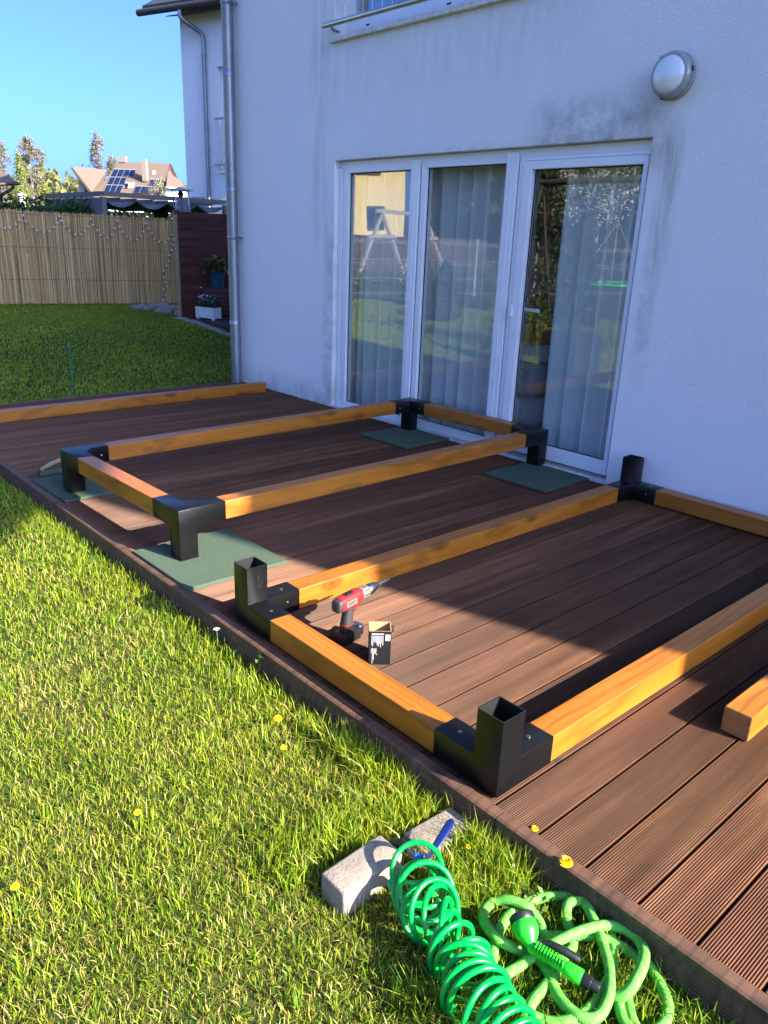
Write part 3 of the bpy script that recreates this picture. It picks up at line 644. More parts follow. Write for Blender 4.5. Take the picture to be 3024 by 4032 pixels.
# ================================================================== OBJECTS ON THE DECK
SQ, LA, HT = .10, .264, .2605
def bracket_mb(sx, sy, up, ox, oy, z0):
    """three-way corner sleeve: arms along sx*x and sy*y, leg up (+1) or down (-1)"""
    xs = [0, SQ, LA]; zs = [0, SQ, HT]
    V, F = voxels(xs, xs, zs, {(0, 0, 0), (1, 0, 0), (0, 1, 0), (0, 0, 1)})
    f = lambda p: Vector((ox+sx*p[0], oy+sy*p[1], z0+up*p[2]))
    m_ = MB(); top = [i for i, p in enumerate(V) if abs(p[2]-HT) < 1e-6]
    F = [q for q in F if not all(i in top for i in q)]
    m_.add([f(p) for p in V], F)
    return m_, f
def sleeve(frame, sx, sy, up, ox, oy, z0, rot=None):
    m_, f = bracket_mb(sx, sy, up, ox, oy, z0)
    # open end: rim and inner walls
    t = .0035; a, b = t, SQ-t
    o4 = [(0, 0), (SQ, 0), (SQ, SQ), (0, SQ)]; i4 = [(a, a), (b, a), (b, b), (a, b)]
    br = m_.build('corner_bracket', M['steel'], frame, bevel=.0035, seg=2, smooth=35)
    q = MB(); q.add([f((*p, HT)) for p in o4]+[f((*p, HT)) for p in i4]+[f((*p, SQ+.01)) for p in i4],
                    [(k, (k+1) % 4, 4+(k+1) % 4, 4+k) for k in range(4)]+[(4+k, 4+(k+1) % 4, 8+(k+1) % 4, 8+k) for k in range(4)]+[(8, 9, 10, 11)])
    q.build('sleeve_opening', M['inside'], br)
    if up < 0 or True:   # gusset in the inner corner of the closed face
        g_ = .055; q = MB(); q.prism([f((SQ, SQ, .0005)), f((SQ+g_, SQ, .0005)), f((SQ, SQ+g_, .0005))], f((0, 0, .0040))-f((0, 0, 0))); q.build('gusset', M['steel'], br)
    ins = lambda p, ax: f(p)
    def disc(c_, n_, r, h, mat, nm):
        MB().lathe(f(c_)-0*(f(n_)-f((0, 0, 0))), (f(n_)-f((0, 0, 0))), [(r, -.001), (r, h*.6), (r*.7, h)], 14).build(nm, M[mat], br, smooth=50)
    if up > 0:
        for c_ in ((.20, .05, SQ), (.05, .20, SQ)): disc(c_, (0, 0, 1), .0075, .0022, 'brass', 'screw')
        for c_ in ((.15, .07, SQ), (.07, .15, SQ)): disc(c_, (0, 0, 1), .0038, .0008, 'inside', 'screw_hole')
        for c_ in ((SQ, .055, .17), (SQ, .055, .215), (.055, SQ, .17), (.055, SQ, .215)): disc(c_, ((1, 0, 0) if c_[0] == SQ else (0, 1, 0)), .0045, .0008, 'inside', 'screw_hole')
        for c_ in ((.20, SQ, .055), (SQ, .20, .055)): disc(c_, ((1, 0, 0) if c_[0] == SQ else (0, 1, 0)), .0055, .0018, 'brass', 'screw')
    else:
        for c_ in ((.215, SQ, .055), (SQ, .215, .055)): disc(c_, ((1, 0, 0) if c_[0] == SQ else (0, 1, 0)), .0062, .002, 'brass', 'screw')
        disc((SQ-.005, SQ-.005, 0), (0, 0, -1), .004, .0008, 'inside', 'screw_hole')
    return br
BW = .095
def beam_obj(name, a, b, parent, bw=BW, z0=0.0, zc=None):
    """timber whose local x runs from a to b (2D), resting at z0"""
    a, b = Vector(a), Vector(b); d = b-a; l = d.length
    me = MB().box(-l/2, l/2, -bw/2, bw/2, -bw/2, bw/2).mesh(name, .004, 2)
    me.materials.append(M['beam']); me.materials.append(M['end'])
    for p in me.polygons:
        if abs(p.normal.x) > .9: p.material_index = 1
    o = bpy.data.objects.new(name, me); COL.objects.link(o); c_ = (a+b)/2
    mw = Matrix.Translation((c_.x, c_.y, z0+bw/2)) @ Matrix.Rotation(math.atan2(d.y, d.x), 4, 'Z')
    if parent is not None:
        o.parent = parent; o.matrix_local = wm(parent).inverted() @ mw; WM[o] = mw
    else: o.matrix_world = mw; WM[o] = mw
    return o
def frame(label, ox, oy, th, A, B, up, zbot):
    """up=+1: lies on the deck with its legs up; up=-1: stands on its legs"""
    fr = thing('pergola_frame', label, 'frame', (ox, oy, zbot if up > 0 else zbot), th)
    inv = wm(fr)
    save = dict(WM); WM[fr] = Matrix.Translation((0, 0, zbot))       # build in local axes
    z0 = zbot if up > 0 else zbot+HT
    for cx, cy, sx, sy in ((0, 0, 1, 1), (A, 0, -1, 1), (0, B, 1, -1), (A, B, -1, -1)): sleeve(fr, sx, sy, up, cx, cy, z0)
    zb = zbot+.0025 if up > 0 else zbot+HT-SQ+.0025
    e = LA-.02
    for yy in (SQ/2, B-SQ/2): beam_obj('beam', (e, yy), (A-e, yy), fr, BW, zb)
    for xx in (SQ/2, A-SQ/2): beam_obj('beam', (xx, e), (xx, B-e), fr, BW, zb)
    WM[fr] = inv
    return fr
frame('honey timber pergola frame lying flat with its black corner sleeves pointing up', 0.0, 0.0, 0.0, 3.0254, 1.4455, 1, .004)
MT = .0175
frame('honey timber pergola frame standing on short black legs on green mats', .0913, 2.0968, .0236, 2.998, 1.4396, -1, MT+.0015)

b1 = beam_obj('timber_beam', (-.30, 5.648), (2.93, 5.690), None, BW, .002); tag(b1, 'loose honey timber beam lying along the far deck edge, one end at the wall', 'beam')
b2 = beam_obj('timber_beam', (.872, -.303), (3.02, -.303), None, BW, .002); tag(b2, 'loose honey timber beam with its sawn end showing, in front of the flat frame', 'beam')

# ---- rubber mats
def mat_at(x0, x1, y0, y1, label, rz=0.0):
    cx, cy = (x0+x1)/2, (y0+y1)/2
    n = 14; w, d = (x1-x0), (y1-y0)
    me = MB().box(-w/2, w/2, -d/2, d/2, 0, MT).mesh('rubber_mat', .004, 2); me.materials.append(M['mat'])
    o = bpy.data.objects.new('rubber_mat', me); COL.objects.link(o); o.location = (cx, cy, .0015); o.rotation_euler = (0, 0, rz); WM[o] = Matrix.Translation(o.location)
    return tag(o, label, 'mat', 'green rubber mats under the standing frame')
mat_at(-.03, .515, 1.80, 2.37, 'green rubber mat, its corner sunlit, under the leg next to the flat frame and lawn', .01)
mat_at(-.02, .50, 3.33, 3.86, 'green rubber mat at the lawn edge with a stick behind it', .03)
mat_at(2.545, 3.055, 3.12, 3.655, 'green rubber mat under the frame leg in front of the middle pane', .02)
mat_at(2.535, 3.05, 1.755, 2.285, 'green rubber mat lying in front of the door leaf', .01)
m5 = MB().prism([(-.14, -.10, 0), (.20, -.06, 0), (.18, .17, 0), (-.02, .16, 0)], (0, 0, .03)).build('rubber_mat', M['mat'], None, bevel=.005)
m5.location = (.19, 4.03, .0015); tag(m5, 'torn scrap of green mat lying under a wooden stick', 'mat')
st = MB().tube([(.075, 3.955, .046), (.16, 4.02, .050), (.40, 4.21, .048)], [.014, .016, .015], 7).build('wooden_stick', M['pole'], None, smooth=50)
tag(st, 'pale round wooden stick lying on the torn mat scrap', 'stick')

# ---- cordless drill
bx0 = Vector((.262, 1.015, .0)); ax = Vector((.98, .19, 0)).normalized(); sdv = Vector((-ax.y, ax.x, 0)); uz = Vector((0, 0, 1))
dr = thing('cordless_drill', 'red and black cordless drill standing upright on its battery', 'drill', bx0)
def D(a, s_, h): return bx0+ax*a+sdv*s_+uz*h
m_ = MB().prism([D(-.048, -.032, .001), D(.050, -.032, .001), D(.055, -.018, .001), D(.055, .018, .001), D(.050, .032, .001), D(-.048, .032, .001), D(-.052, .018, .001), D(-.052, -.018, .001)], (0, 0, .046))
m_.build('battery', M['blackplastic'], dr, bevel=.004, smooth=40)
MB().obox(D(.062, 0, .03), ax*.014, sdv*.026, uz*.024).build('belt_clip', M['chrome'], dr, bevel=.006)
def loft(sections, n=12):
    m_ = MB(); V = []; k = len(sections)
    for (c_, a_, b_, u_, w_) in sections:
        for j in range(n):
            t = 2*math.pi*j/n; ct, st_ = math.cos(t), math.sin(t); p = .55
            V.append(Vector(c_)+Vector(u_)*a_*math.copysign(abs(ct)**p, ct)+Vector(w_)*b_*math.copysign(abs(st_)**p, st_))
    F = [(i*n+j, i*n+(j+1) % n, (i+1)*n+(j+1) % n, (i+1)*n+j) for i in range(k-1) for j in range(n)]+[tuple(range(n)), tuple(range((k-1)*n, k*n))]
    return m_.add(V, F)
loft([(D(-.004, 0, .047), .030, .026, ax, sdv), (D(-.006, 0, .075), .026, .022, ax, sdv)]).build('battery_neck', M['blackplastic'], dr, smooth=50)
loft([(D(-.006, 0, .0755), .027, .023, ax, sdv), (D(-.006, 0, .080), .027, .023, ax, sdv)]).build('red_band', M['red'], dr, smooth=50)
loft([(D(-.006, 0, .0805), .025, .021, ax, sdv), (D(-.004, 0, .105), .0225, .020, ax, sdv), (D(.000, 0, .128), .021, .019, ax, sdv), (D(.006, 0, .150), .025, .020, ax, sdv)]).build('grip', M['rubber'], dr, smooth=50)
zc = .178
loft([(D(-.062, 0, zc-.002), .022, .020, uz, sdv), (D(-.060, 0, zc), .027, .026, uz, sdv), (D(-.030, 0, zc), .030, .028, uz, sdv), (D(.052, 0, zc+.002), .030, .028, uz, sdv), (D(.070, 0, zc+.003), .026, .025, uz, sdv)], 16).build('motor_housing', M['red'], dr, smooth=40)
loft([(D(-.078, 0, zc-.003), .019, .018, uz, sdv), (D(-.074, 0, zc-.002), .025, .023, uz, sdv), (D(-.0622, 0, zc-.001), .0275, .0255, uz, sdv)], 16).build('rear_cap', M['rubber'], dr, smooth=40)
MB().obox(D(-.010, -.0285, zc+.002), ax*.032, sdv*.0012, uz*.012).build('name_plate', M['gold'], dr, bevel=.0005)
for i_, w_ in enumerate((.026, .022)): MB().obox(D(-.012, -.0299, zc+.006-i_*.008), ax*w_*.9, sdv*.0004, uz*.0016).build('lettering', M['blackplastic'], dr)
MB().obox(D(.0, 0, zc+.031), ax*.022, sdv*.012, uz*.005).build('gear_switch', M['blackplastic'], dr, bevel=.003)
MB().prism([D(.030, -.010, zc-.027), D(.058, -.010, zc-.022), D(.040, -.010, zc-.060), D(.030, -.010, zc-.056)], sdv*.020).build('trigger_guard', M['red'], dr, bevel=.003)
MB().obox(D(.030, 0, zc-.044), ax*.012, sdv*.009, uz*.014).build('trigger', M['blackplastic'], dr, bevel=.004)
cl = MB().lathe(D(.070, 0, zc+.003), ax, [(.026, 0), (.0275, .004), (.0275, .040), (.0255, .044)], 20).build('clutch_ring', M['gold'], dr, smooth=40)
for j in range(10):
    a = 2*math.pi*j/10; MB().obox(D(.092, 0, zc+.003)+(sdv*math.cos(a)+uz*math.sin(a))*.0275, ax*.016, (sdv*-math.sin(a)+uz*math.cos(a))*.002, (sdv*math.cos(a)+uz*math.sin(a))*.001).build('grip_rib', M['rubber'], cl)
MB().lathe(D(.1145, 0, zc+.003), ax, [(.021, 0), (.0215, .003), (.0215, .006)], 24).build('collar', M['blackplastic'], dr, smooth=35)
MB().lathe(D(.1206, 0, zc+.003), ax, [(.023, 0), (.0245, .003), (.0245, .026), (.022, .032), (.019, .050), (.012, .068), (.009, .070)], 24).build('chuck', M['chrome'], dr, smooth=35)
MB().lathe(D(.190, 0, zc+.003), ax, [(.0065, 0), (.0065, .060), (.0055, .065), (.0035, .068), (.0035, .084)], 12).build('bit_holder', M['steelrail'], dr, smooth=35)
# ---- screw box
bo = Vector((.206, .817, 0)); be = Vector((.063, -.052, 0)); bd = Vector((.062, .074, 0)); bw_, bdp, bh = be.length, .078, .142
be.normalize(); bd = Vector((-be.y, be.x, 0)); 
sb = thing('screw_box', 'open black cardboard box with white print beside the drill', 'box', bo+be*bw_/2+bd*bdp/2)
def Bp(a, d_, h): return bo+be*a+bd*d_+uz*h
t = .0012
for nm, c_, hx, hy in (('front_panel', Bp(bw_/2, 0, 0), bw_/2, t), ('back_panel', Bp(bw_/2, bdp, 0), bw_/2, t), ('side_panel', Bp(0, bdp/2, 0), t, bdp/2-t), ('side_panel', Bp(bw_, bdp/2, 0), t, bdp/2-t)):
    m_ = MB(); m_.obox(c_+uz*(bh/2+.001), be*hx, bd*hy, uz*bh/2); o = m_.build(nm, [M['blackcard'], M['card']], sb)
    cen = Bp(bw_/2, bdp/2, bh/2); me = o.data
    for p in me.polygons:
        wc = wm(sb) @ p.center
        if (cen-wc).dot(p.normal) > 0.01 and abs(p.normal.z) < .5 or p.normal.z > .5: p.material_index = 1
MB().obox(Bp(bw_/2, bdp/2, .003), be*(bw_/2-t), bd*(bdp/2-t), uz*.001).build('bottom_panel', M['card'], sb)
m_ = MB(); fz = lambda a, z0_, z1_, w_=.0007: m_.obox(Bp(a*bw_, -t-.0004, (z0_+z1_)/2*bh), be*w_, bd*.0003, uz*(z1_-z0_)/2*bh)
for i, ln in enumerate((.36, .40, .26, .24, .30, .38, .40, .32, .44, .28, .36)): fz(.12+.052*i, .88-ln*.8, .88, .0006)
for i, ln in enumerate((.18, .55, .42, .20, .2)): fz(.11+.055*i, .50-ln*.85, .50, .0006)
m_.obox(Bp(.39*bw_, -t-.0004, .925*bh), be*bw_*.28, bd*.0003, uz*.0016)
m_.build('printed_text', M['print'], sb)
MB().obox(Bp(.86*bw_, -t-.0005, .82*bh), be*.0085, bd*.0004, uz*.0125).build('price_label', M['white'], sb, bevel=.0003)
MB().obox(Bp(.37*bw_, -t-.0005, .31*bh), be*.0016, bd*.0004, uz*.0016).build('yellow_dot', M['petal'], sb)
fl = MB(); fl.obox(Bp(bw_+.006, bdp*.45, bh*.93), be*.0065+uz*.004, bd*bdp*.4, uz*.0008); fl.build('torn_flap', M['card'], sb)

# ---- stake on the lawn
sp_ = on_lawn(*L9(487, 1930)); tp = sp_+Vector((-.02, .03, .0)); top_ = on_y(*L9(449, 1606), sp_.y)
sk = MB().tube([sp_-Vector((0, 0, .05)), top_], .010, 8).lathe(top_-Vector((0, 0, .01)), (0, 0, 1), [(.016, 0), (.017, .015), (.014, .05), (.012, .055)], 10).build('garden_stake', M['stake'], None, smooth=40)
tag(sk, 'thin dark green garden stake leaning in the shaded lawn', 'stake')

# ================================================================== OBJECTS ON THE LAWN
def block(x0, x1, y0, y1, z0, z1, label, rz):
    me = MB().box(-(x1-x0)/2, (x1-x0)/2, -(y1-y0)/2, (y1-y0)/2, z0, z1).mesh('paving_block', .008, 3, 40); me.materials.append(M['concrete'])
    o = bpy.data.objects.new('paving_block', me); COL.objects.link(o); o.location = ((x0+x1)/2, (y0+y1)/2, 0); o.rotation_euler = (0, R(-1.5), rz); return tag(o, label, 'paving block')
block(-.548, -.338, .034, .130, -.13, -.022, 'grey concrete paving block standing proud of the grass under the hose coil', R(1))
block(-.255, -.068, .016, .124, -.14, -.064, 'sunken concrete paving block overgrown by grass beside the deck edge', R(-4))
def catmull(P, per=12):
    P = [Vector(p) for p in P]; out = []
    Q = [P[0]*2-P[1]]+P+[P[-1]*2-P[-2]]
    for i in range(1, len(Q)-2):
        for k in range(per):
            t = k/per; a, b, c_, d = Q[i-1], Q[i], Q[i+1], Q[i+2]
            out.append(.5*((2*b)+(c_-a)*t+(2*a-5*b+4*c_-d)*t*t+(3*b-a-3*c_+d)*t**3))
    return out+[P[-1]]
# ---- water tap
tz = -.045
tap = thing('garden_tap', 'lever ball valve with blue handle between the two paving blocks', 'tap', (-.296, .03, LAWN))
MB().tube([(-.296, .125, -.075), (-.299, .085, tz), (-.300, .050, tz)], .014, 14).build('pipe_end', M['blackplastic'], tap, smooth=40)
MB().lathe((-.300, .055, tz), (0, -1, 0), [(.011, 0), (.011, .026), (.013, .028), (.013, .034)], 14).build('metal_sleeve', M['nickel'], tap, smooth=40)
MB().lathe((-.301, .020, tz), (0, -1, 0), [(.016, 0), (.0165, .003), (.0165, .016), (.014, .019)], 8).build('blue_nut', M['bluering'], tap)
MB().lathe((-.301, .0, tz), (0, -1, 0), [(.012, 0), (.016, .006), (.017, .018), (.013, .030), (.012, .045)], 12).lathe((-.298, -.018, tz), (0, 0, 1), [(.008, 0), (.008, .028)], 10).build('valve_body', M['nickel'], tap, smooth=40)
lv = [(-.296, -.018, tz+.026), (-.272, -.012, tz+.030), (-.225, .000, tz+.044), (-.186, .012, tz+.052)]
MB().bar(lv[0], lv[1], .016, .004).build('lever_root', M['steelrail'], tap, bevel=.001)
lp = catmull(lv[1:]+[(-.168, .018, tz+.052)], 5); ls = Vector((-.25, .97, 0)).normalized()
loft([(p, .0075+.005*math.sin(math.pi*min(1, .15+.8*i/len(lp))) if i < len(lp)-1 else .006, .0040, ls, uz) for i, p in enumerate(lp)], 10).build('lever', M['bluehandle'], tap, smooth=60)

# ---- spiral hose
axp = [on_z(*Z7(*q), -.035) for q in ((470, 455), (500, 520), (545, 610), (620, 690), (690, 800), (715, 900), (770, 1010), (850, 1110), (930, 1220))]
path = catmull(axp, 30)
turns = 22; n = turns*30; rr = random.Random(4); pts = []
tl = [(rr.uniform(-.5, .5), rr.uniform(-.45, .45), rr.uniform(.86, 1.14), rr.uniform(-.016, .016), rr.uniform(-.014, .014)) for _ in range(turns+2)]
gaps = [rr.choice((.55, .7, 1.0, 1.0, 1.15, 1.3)) for _ in range(turns)]; cum = [0]
for g_ in gaps: cum.append(cum[-1]+g_)
cum = [c_/cum[-1] for c_ in cum]
for i in range(n):
    tk = i/30; j = int(tk); w_ = tk-j; ws = w_*w_*(3-2*w_)
    u = (cum[j]*(1-w_)+cum[j+1]*w_)*(len(path)-1); k = int(u); p = path[k].lerp(path[min(k+1, len(path)-1)], u-k)
    tg = (path[min(k+4, len(path)-1)]-path[max(k-4, 0)]).normalized()
    ph = 2*math.pi*i/30
    t1, t2, rs_, ox_, oy_ = [a*(1-ws)+b*ws for a, b in zip(tl[j], tl[j+1])]
    early = max(0, 1-tk/8.0); mid_ = math.exp(-((tk-8.0)/1.8)**2)
    nrm = (tg+Vector((0, 0, 1))*(1.35*early+.10)+Vector((t1, t2, 0))*(.45+.35*early)+Vector((.5, .35, 0))*mid_).normalized()
    e1 = nrm.cross(Vector((0, 0, 1))); e1 = e1.normalized() if e1.length > .05 else Vector((1, 0, 0)); e2 = nrm.cross(e1)
    rad = .067*rs_
    pp = p+(e1*math.cos(ph)+e2*math.sin(ph))*rad+Vector((ox_, oy_, .045*early*(.5+.5*math.sin(tk*2.3))))
    pp.z = max(pp.z, LAWN+.012); pts.append(pp)
pts = [pts[0]]+[(pts[i-1]+pts[i]*2+pts[i+1])/4 for i in range(1, len(pts)-1)]+[pts[-1]]
lead = catmull([Vector((-.302, -.046, tz)), Vector((-.318, -.068, tz)), Vector((-.35, -.07, tz+.01)), pts[0]], 8)
sh = thing('spiral_hose', 'glossy green spiral hose coiled on the grass from the tap', 'hose', (-.40, -.15, LAWN))
MB().tube(lead[:-1]+pts, .0074, 10).build('coiled_tube', M['hose'], sh, smooth=60)
MB().lathe((-.301, -.030, tz), (-.25, -1, 0), [(.0125, 0), (.0125, .030), (.010, .034)], 14).build('hose_connector', M['hose'], sh, smooth=40)
MB().lathe((-.302, -.034, tz), (-.25, -1, 0), [(.0137, 0), (.0137, .006)], 14).build('connector_ring', M['blackplastic'], sh, smooth=40)

# ---- fabric hose
tr = [(1262, 922, .5), (1330, 962, .6), (1395, 955, 1.2), (1445, 890, 1.9), (1478, 800, 1.7), (1462, 730, 1.4), (1400, 678, 1.3), (1320, 656, 1.4), (1220, 674, 1.8), (1120, 715, 1.9), (1030, 765, 1.4), (940, 830, .5), (860, 880, .5), (822, 915, .9),
      (840, 955, .5), (900, 1000, .4), (985, 1050, .4), (1080, 1080, .4), (1180, 1062, .6), (1260, 1000, .4), (1310, 920, .4), (1342, 830, .4), (1338, 720, .4), (1312, 640, .4), (1270, 580, .5), (1195, 545, .6), (1110, 530, .5), (1020, 540, .4), (930, 580, .4), (870, 640, .4), (832, 720, .4), (818, 810, .4), (812, 890, .3), (815, 960, .3),
      (840, 1060, .3), (900, 1120, .3), (960, 1090, .4), (985, 1000, .4), (1040, 930, .3), (1085, 870, .3), (1120, 800, .3), (1160, 760, .3), (1164, 700, .4), (1140, 630, .4), (1150, 560, 1.2), (1215, 558, 1.3), (1262, 640, 1.3), (1300, 740, 1.2), (1328, 850, 1.2), (1325, 960, 1.2), (1280, 1050, .9), (1210, 1058, .9), (1140, 1010, .7), (1090, 940, .5), (1062, 860, .5),
      (1010, 800, .4), (930, 765, .5), (840, 715, 1.3), (785, 650, 1.0), (780, 600, .8), (820, 555, .8), (890, 545, 1.4), (965, 575, 1.4), (1015, 630, .9), (1050, 700, .6), (1130, 705, .5), (1250, 702, .7), (1350, 735, .5), (1430, 785, .4), (1500, 835, .4), (1555, 930, .4), (1582, 1010, .4), (1560, 1090, .4), (1480, 1130, .4), (1400, 1090, .4), (1370, 1000, .4), (1400, 965, .3), (1430, 1080, .3), (1500, 1180, .3)]
HR = .0128
hp = catmull([on_z(*Z7(a, b), LAWN+.010+.026*h) for a, b, h in tr], 10)
res_ = [hp[0]]; acc = 0.0; step = .0022
for a, b in zip(hp[:-1], hp[1:]):
    d = (b-a).length
    while acc+d >= step:
        f_ = (step-acc)/d; a = a.lerp(b, f_); res_.append(a.copy()); d = (b-a).length; acc = 0.0
    acc += d
for _ in range(3): res_ = [res_[0]]+[(res_[i-1]+res_[i]*2+res_[i+1])/4 for i in range(1, len(res_)-1)]+[res_[-1]]
m_ = MB(); m_.tube(res_, [HR*(1.0+(.045 if i % 2 else -.045))*(1+.05*math.sin(i*.021)) for i in range(len(res_))], 10)
fh = thing('fabric_hose', 'thick lime green woven hose lying tangled in loops beside the deck', 'hose', (-.25, -.42, LAWN))
me = m_.mesh('woven_tube'); me.polygons.foreach_set('use_smooth', [True]*len(me.polygons))
at_ = me.attributes.new('tint', 'FLOAT_COLOR', 'POINT'); cc = np.ones((len(me.vertices), 4), np.float32)
ring = np.arange(len(me.vertices))//10; hi = (ring % 2)[:, None]; sect = ((np.arange(len(me.vertices)) % 10)+ring//3) % 5
cc[:, :3] = np.where(hi == 1, np.array([.125, .47, .050]), np.array([.045, .26, .025])); cc[:, :3] = np.where((sect == 0)[:, None] & (hi == 1), np.array([.26, .56, .12]), cc[:, :3]); at_.data.foreach_set('color', cc.ravel())
finish('woven_tube', me, M['hosefab'], fh)
# ---- spray nozzle on the hose
na = on_z(*Z7(1278, 930), -.045); nb_ = on_z(*Z7(985, 752), -.030); nd = (nb_-na); nl = nd.length; nd.normalize(); ns = nd.cross(uz).normalized(); nu = ns.cross(nd)
nz = thing('spray_nozzle', 'lime green spray gun with black trigger on the fabric hose', 'nozzle', (na.x, na.y, LAWN))
def Np(a, s_, h): return na+nd*a*nl+ns*s_+nu*h
MB().lathe(Np(-.02, 0, 0), nd, [(.011, 0), (.0125, .004), (.0125, .020), (.016, .022), (.016, .045), (.014, .048)], 16).build('hose_coupling', M['blackplastic'], nz, smooth=40)
MB().lathe(Np(.235, 0, 0), nd, [(.0175, 0), (.0185, .003), (.0185, .036), (.016, .040)], 18).build('quick_connector', M['limeplastic'], nz, smooth=40)
MB().lathe(Np(.43, 0, 0), nd, [(.0165, 0), (.0165, .004)], 18).build('connector_ring', M['blackplastic'], nz, smooth=40)
hd = MB().lathe(Np(.45, 0, 0), nd, [(.014, 0), (.013, .02), (.012, nl*.45), (.013, nl*.52), (.011, nl*.58)], 14).build('handle', M['limeplastic'], nz, smooth=40)
for k in range(10): MB().obox(Np(.52+.045*k, -.004, .014), nd*.0016, ns*.010, nu*.009).build('handle_rib', M['limeplastic'], hd)
tg_ = [Np(.92, .020, .006), Np(.80, .027, .012), Np(.62, .030, .012), Np(.45, .034, .008), Np(.36, .036, .004)]
MB().tube(catmull(tg_, 6), [.006+.0045*min(1, i/14) for i in range(25)], 10).build('trigger', M['blackplastic'], nz, smooth=60)
MB().lathe(Np(.93, .012, .004), ns, [(.010, -.012), (.010, .012)], 12).build('pivot', M['blackplastic'], nz, smooth=40)
hb = on_z(*Z7(968, 690), -.018)
MB().lathe(Np(.98, 0, 0), (hb-Np(.98, 0, 0)), [(.012, 0), (.016, .012), (.027, .026), (.032, .042), (.030, .058), (.026, .066)], 22).build('spray_head', M['limeplastic'], nz, smooth=40)
hdv = (hb-Np(.98, 0, 0)).normalized()
MB().lathe(Np(.98, 0, 0)+hdv*.0665, hdv, [(.0285, -.008), (.031, -.004), (.031, .008), (.026, .012)], 22).build('rose_ring', M['blackplastic'], nz, smooth=40)

# ---- dandelions and daisies
def flower(p, r, mat, label, cat, grp, daisy=False):
    p = Vector(p); z0 = float(lawn_z(p.x, p.y)); fl_ = thing('daisy' if daisy else 'dandelion', label, cat, (p.x, p.y, z0), 0, grp)
    MB().tube([(p.x+.004, p.y-.003, z0-.01), (p.x, p.y, p.z-.004)], .0017, 5).build('stem', M['stem'], fl_)
    m_ = MB()
    for ringk, (nn, rr_, tilt) in enumerate(((10, r, .15), ) if daisy else ((24, r, -.05), (24, r*.92, .35), (20, r*.75, .75), (12, r*.5, 1.2))):
        for i in range(nn):
            a = 2*math.pi*(i+.4*ringk+random.uniform(-.2, .2))/nn; d = Vector((math.cos(a), math.sin(a), 0)); s_ = Vector((-d.y, d.x, 0))*(r*.16 if daisy else r*.085)
            tip = p+d*rr_*math.cos(tilt)+uz*(rr_*math.sin(tilt)); m_.add([p-s_*.5, p+s_*.5, tip+s_, tip-s_], [(0, 1, 2, 3)])
    m_.build('petals', M[mat], fl_)
    if daisy: MB().lathe(p, (0, 0, 1), [(r*.3, 0), (r*.25, .003), (.0, .004)], 8).build('flower_centre', M['petal'], fl_)
    return fl_
DG = 'dandelions scattered in the lawn'
for (px, py, z, r, lab) in ((1094, 2829, -.055, .016, 'dandelion in the lawn beside the flat frame, bigger of the pair there'), (1116, 2944, -.06, .012, 'small dandelion in the lawn below its bigger neighbour beside the flat frame'), (541, 3199, -.06, .012, 'single dandelion in the open sunlit lawn'),
                            (2228, 3394, .015, .019, 'large open dandelion at the deck edge above the hose loops'), (2105, 3263, .0, .011, 'small dandelion at the deck edge near the black corner sleeve'), (1843, 3335, -.05, .009, 'tiny yellow dandelion bud next to the blue tap lever'),
                            (2210, 3746, -.075, .013, 'dandelion lying inside the fabric hose loops'), (60, 3490, -.06, .012, 'dandelion in the lawn far from the deck')):
    flower(on_z(px, py, z), r, 'petal', lab, 'dandelion', DG)
flower(on_z(853, 2478, -.01), .014, 'daisy', 'white daisy growing at the edge board of the deck', 'daisy', None, True)
wp = on_z(1022, 2585, -.02)
wd = thing('leafy_weed', 'broad leaved weed sticking up at the edge board', 'weed', (wp.x, wp.y, LAWN))
MB().tube([(wp.x, wp.y, LAWN-.01), wp], .002, 5).build('stem', M['stem'], wd)
cloud_obj('leaf', np.array(wp)+rng.normal(0, 1, (7, 3))*[.008, .008, .018], .022, [(.12, .24, .03)], wd)
for (px, py, lab) in ((1410, 3200, 'clover patch of small leaves beside the paving block'), (2090, 3560, 'dry leafy weed inside the fabric hose loops')):
    p = on_z(px, py, LAWN+.01); w_ = thing('ground_weed', lab, 'weed', (p.x, p.y, LAWN))
    cloud_obj('leaves', np.array(p)+rng.normal(0, 1, (60, 3))*[.035, .03, .012]+[0, 0, .015], .012, [(.13, .22, .04), (.22, .26, .07)], w_)

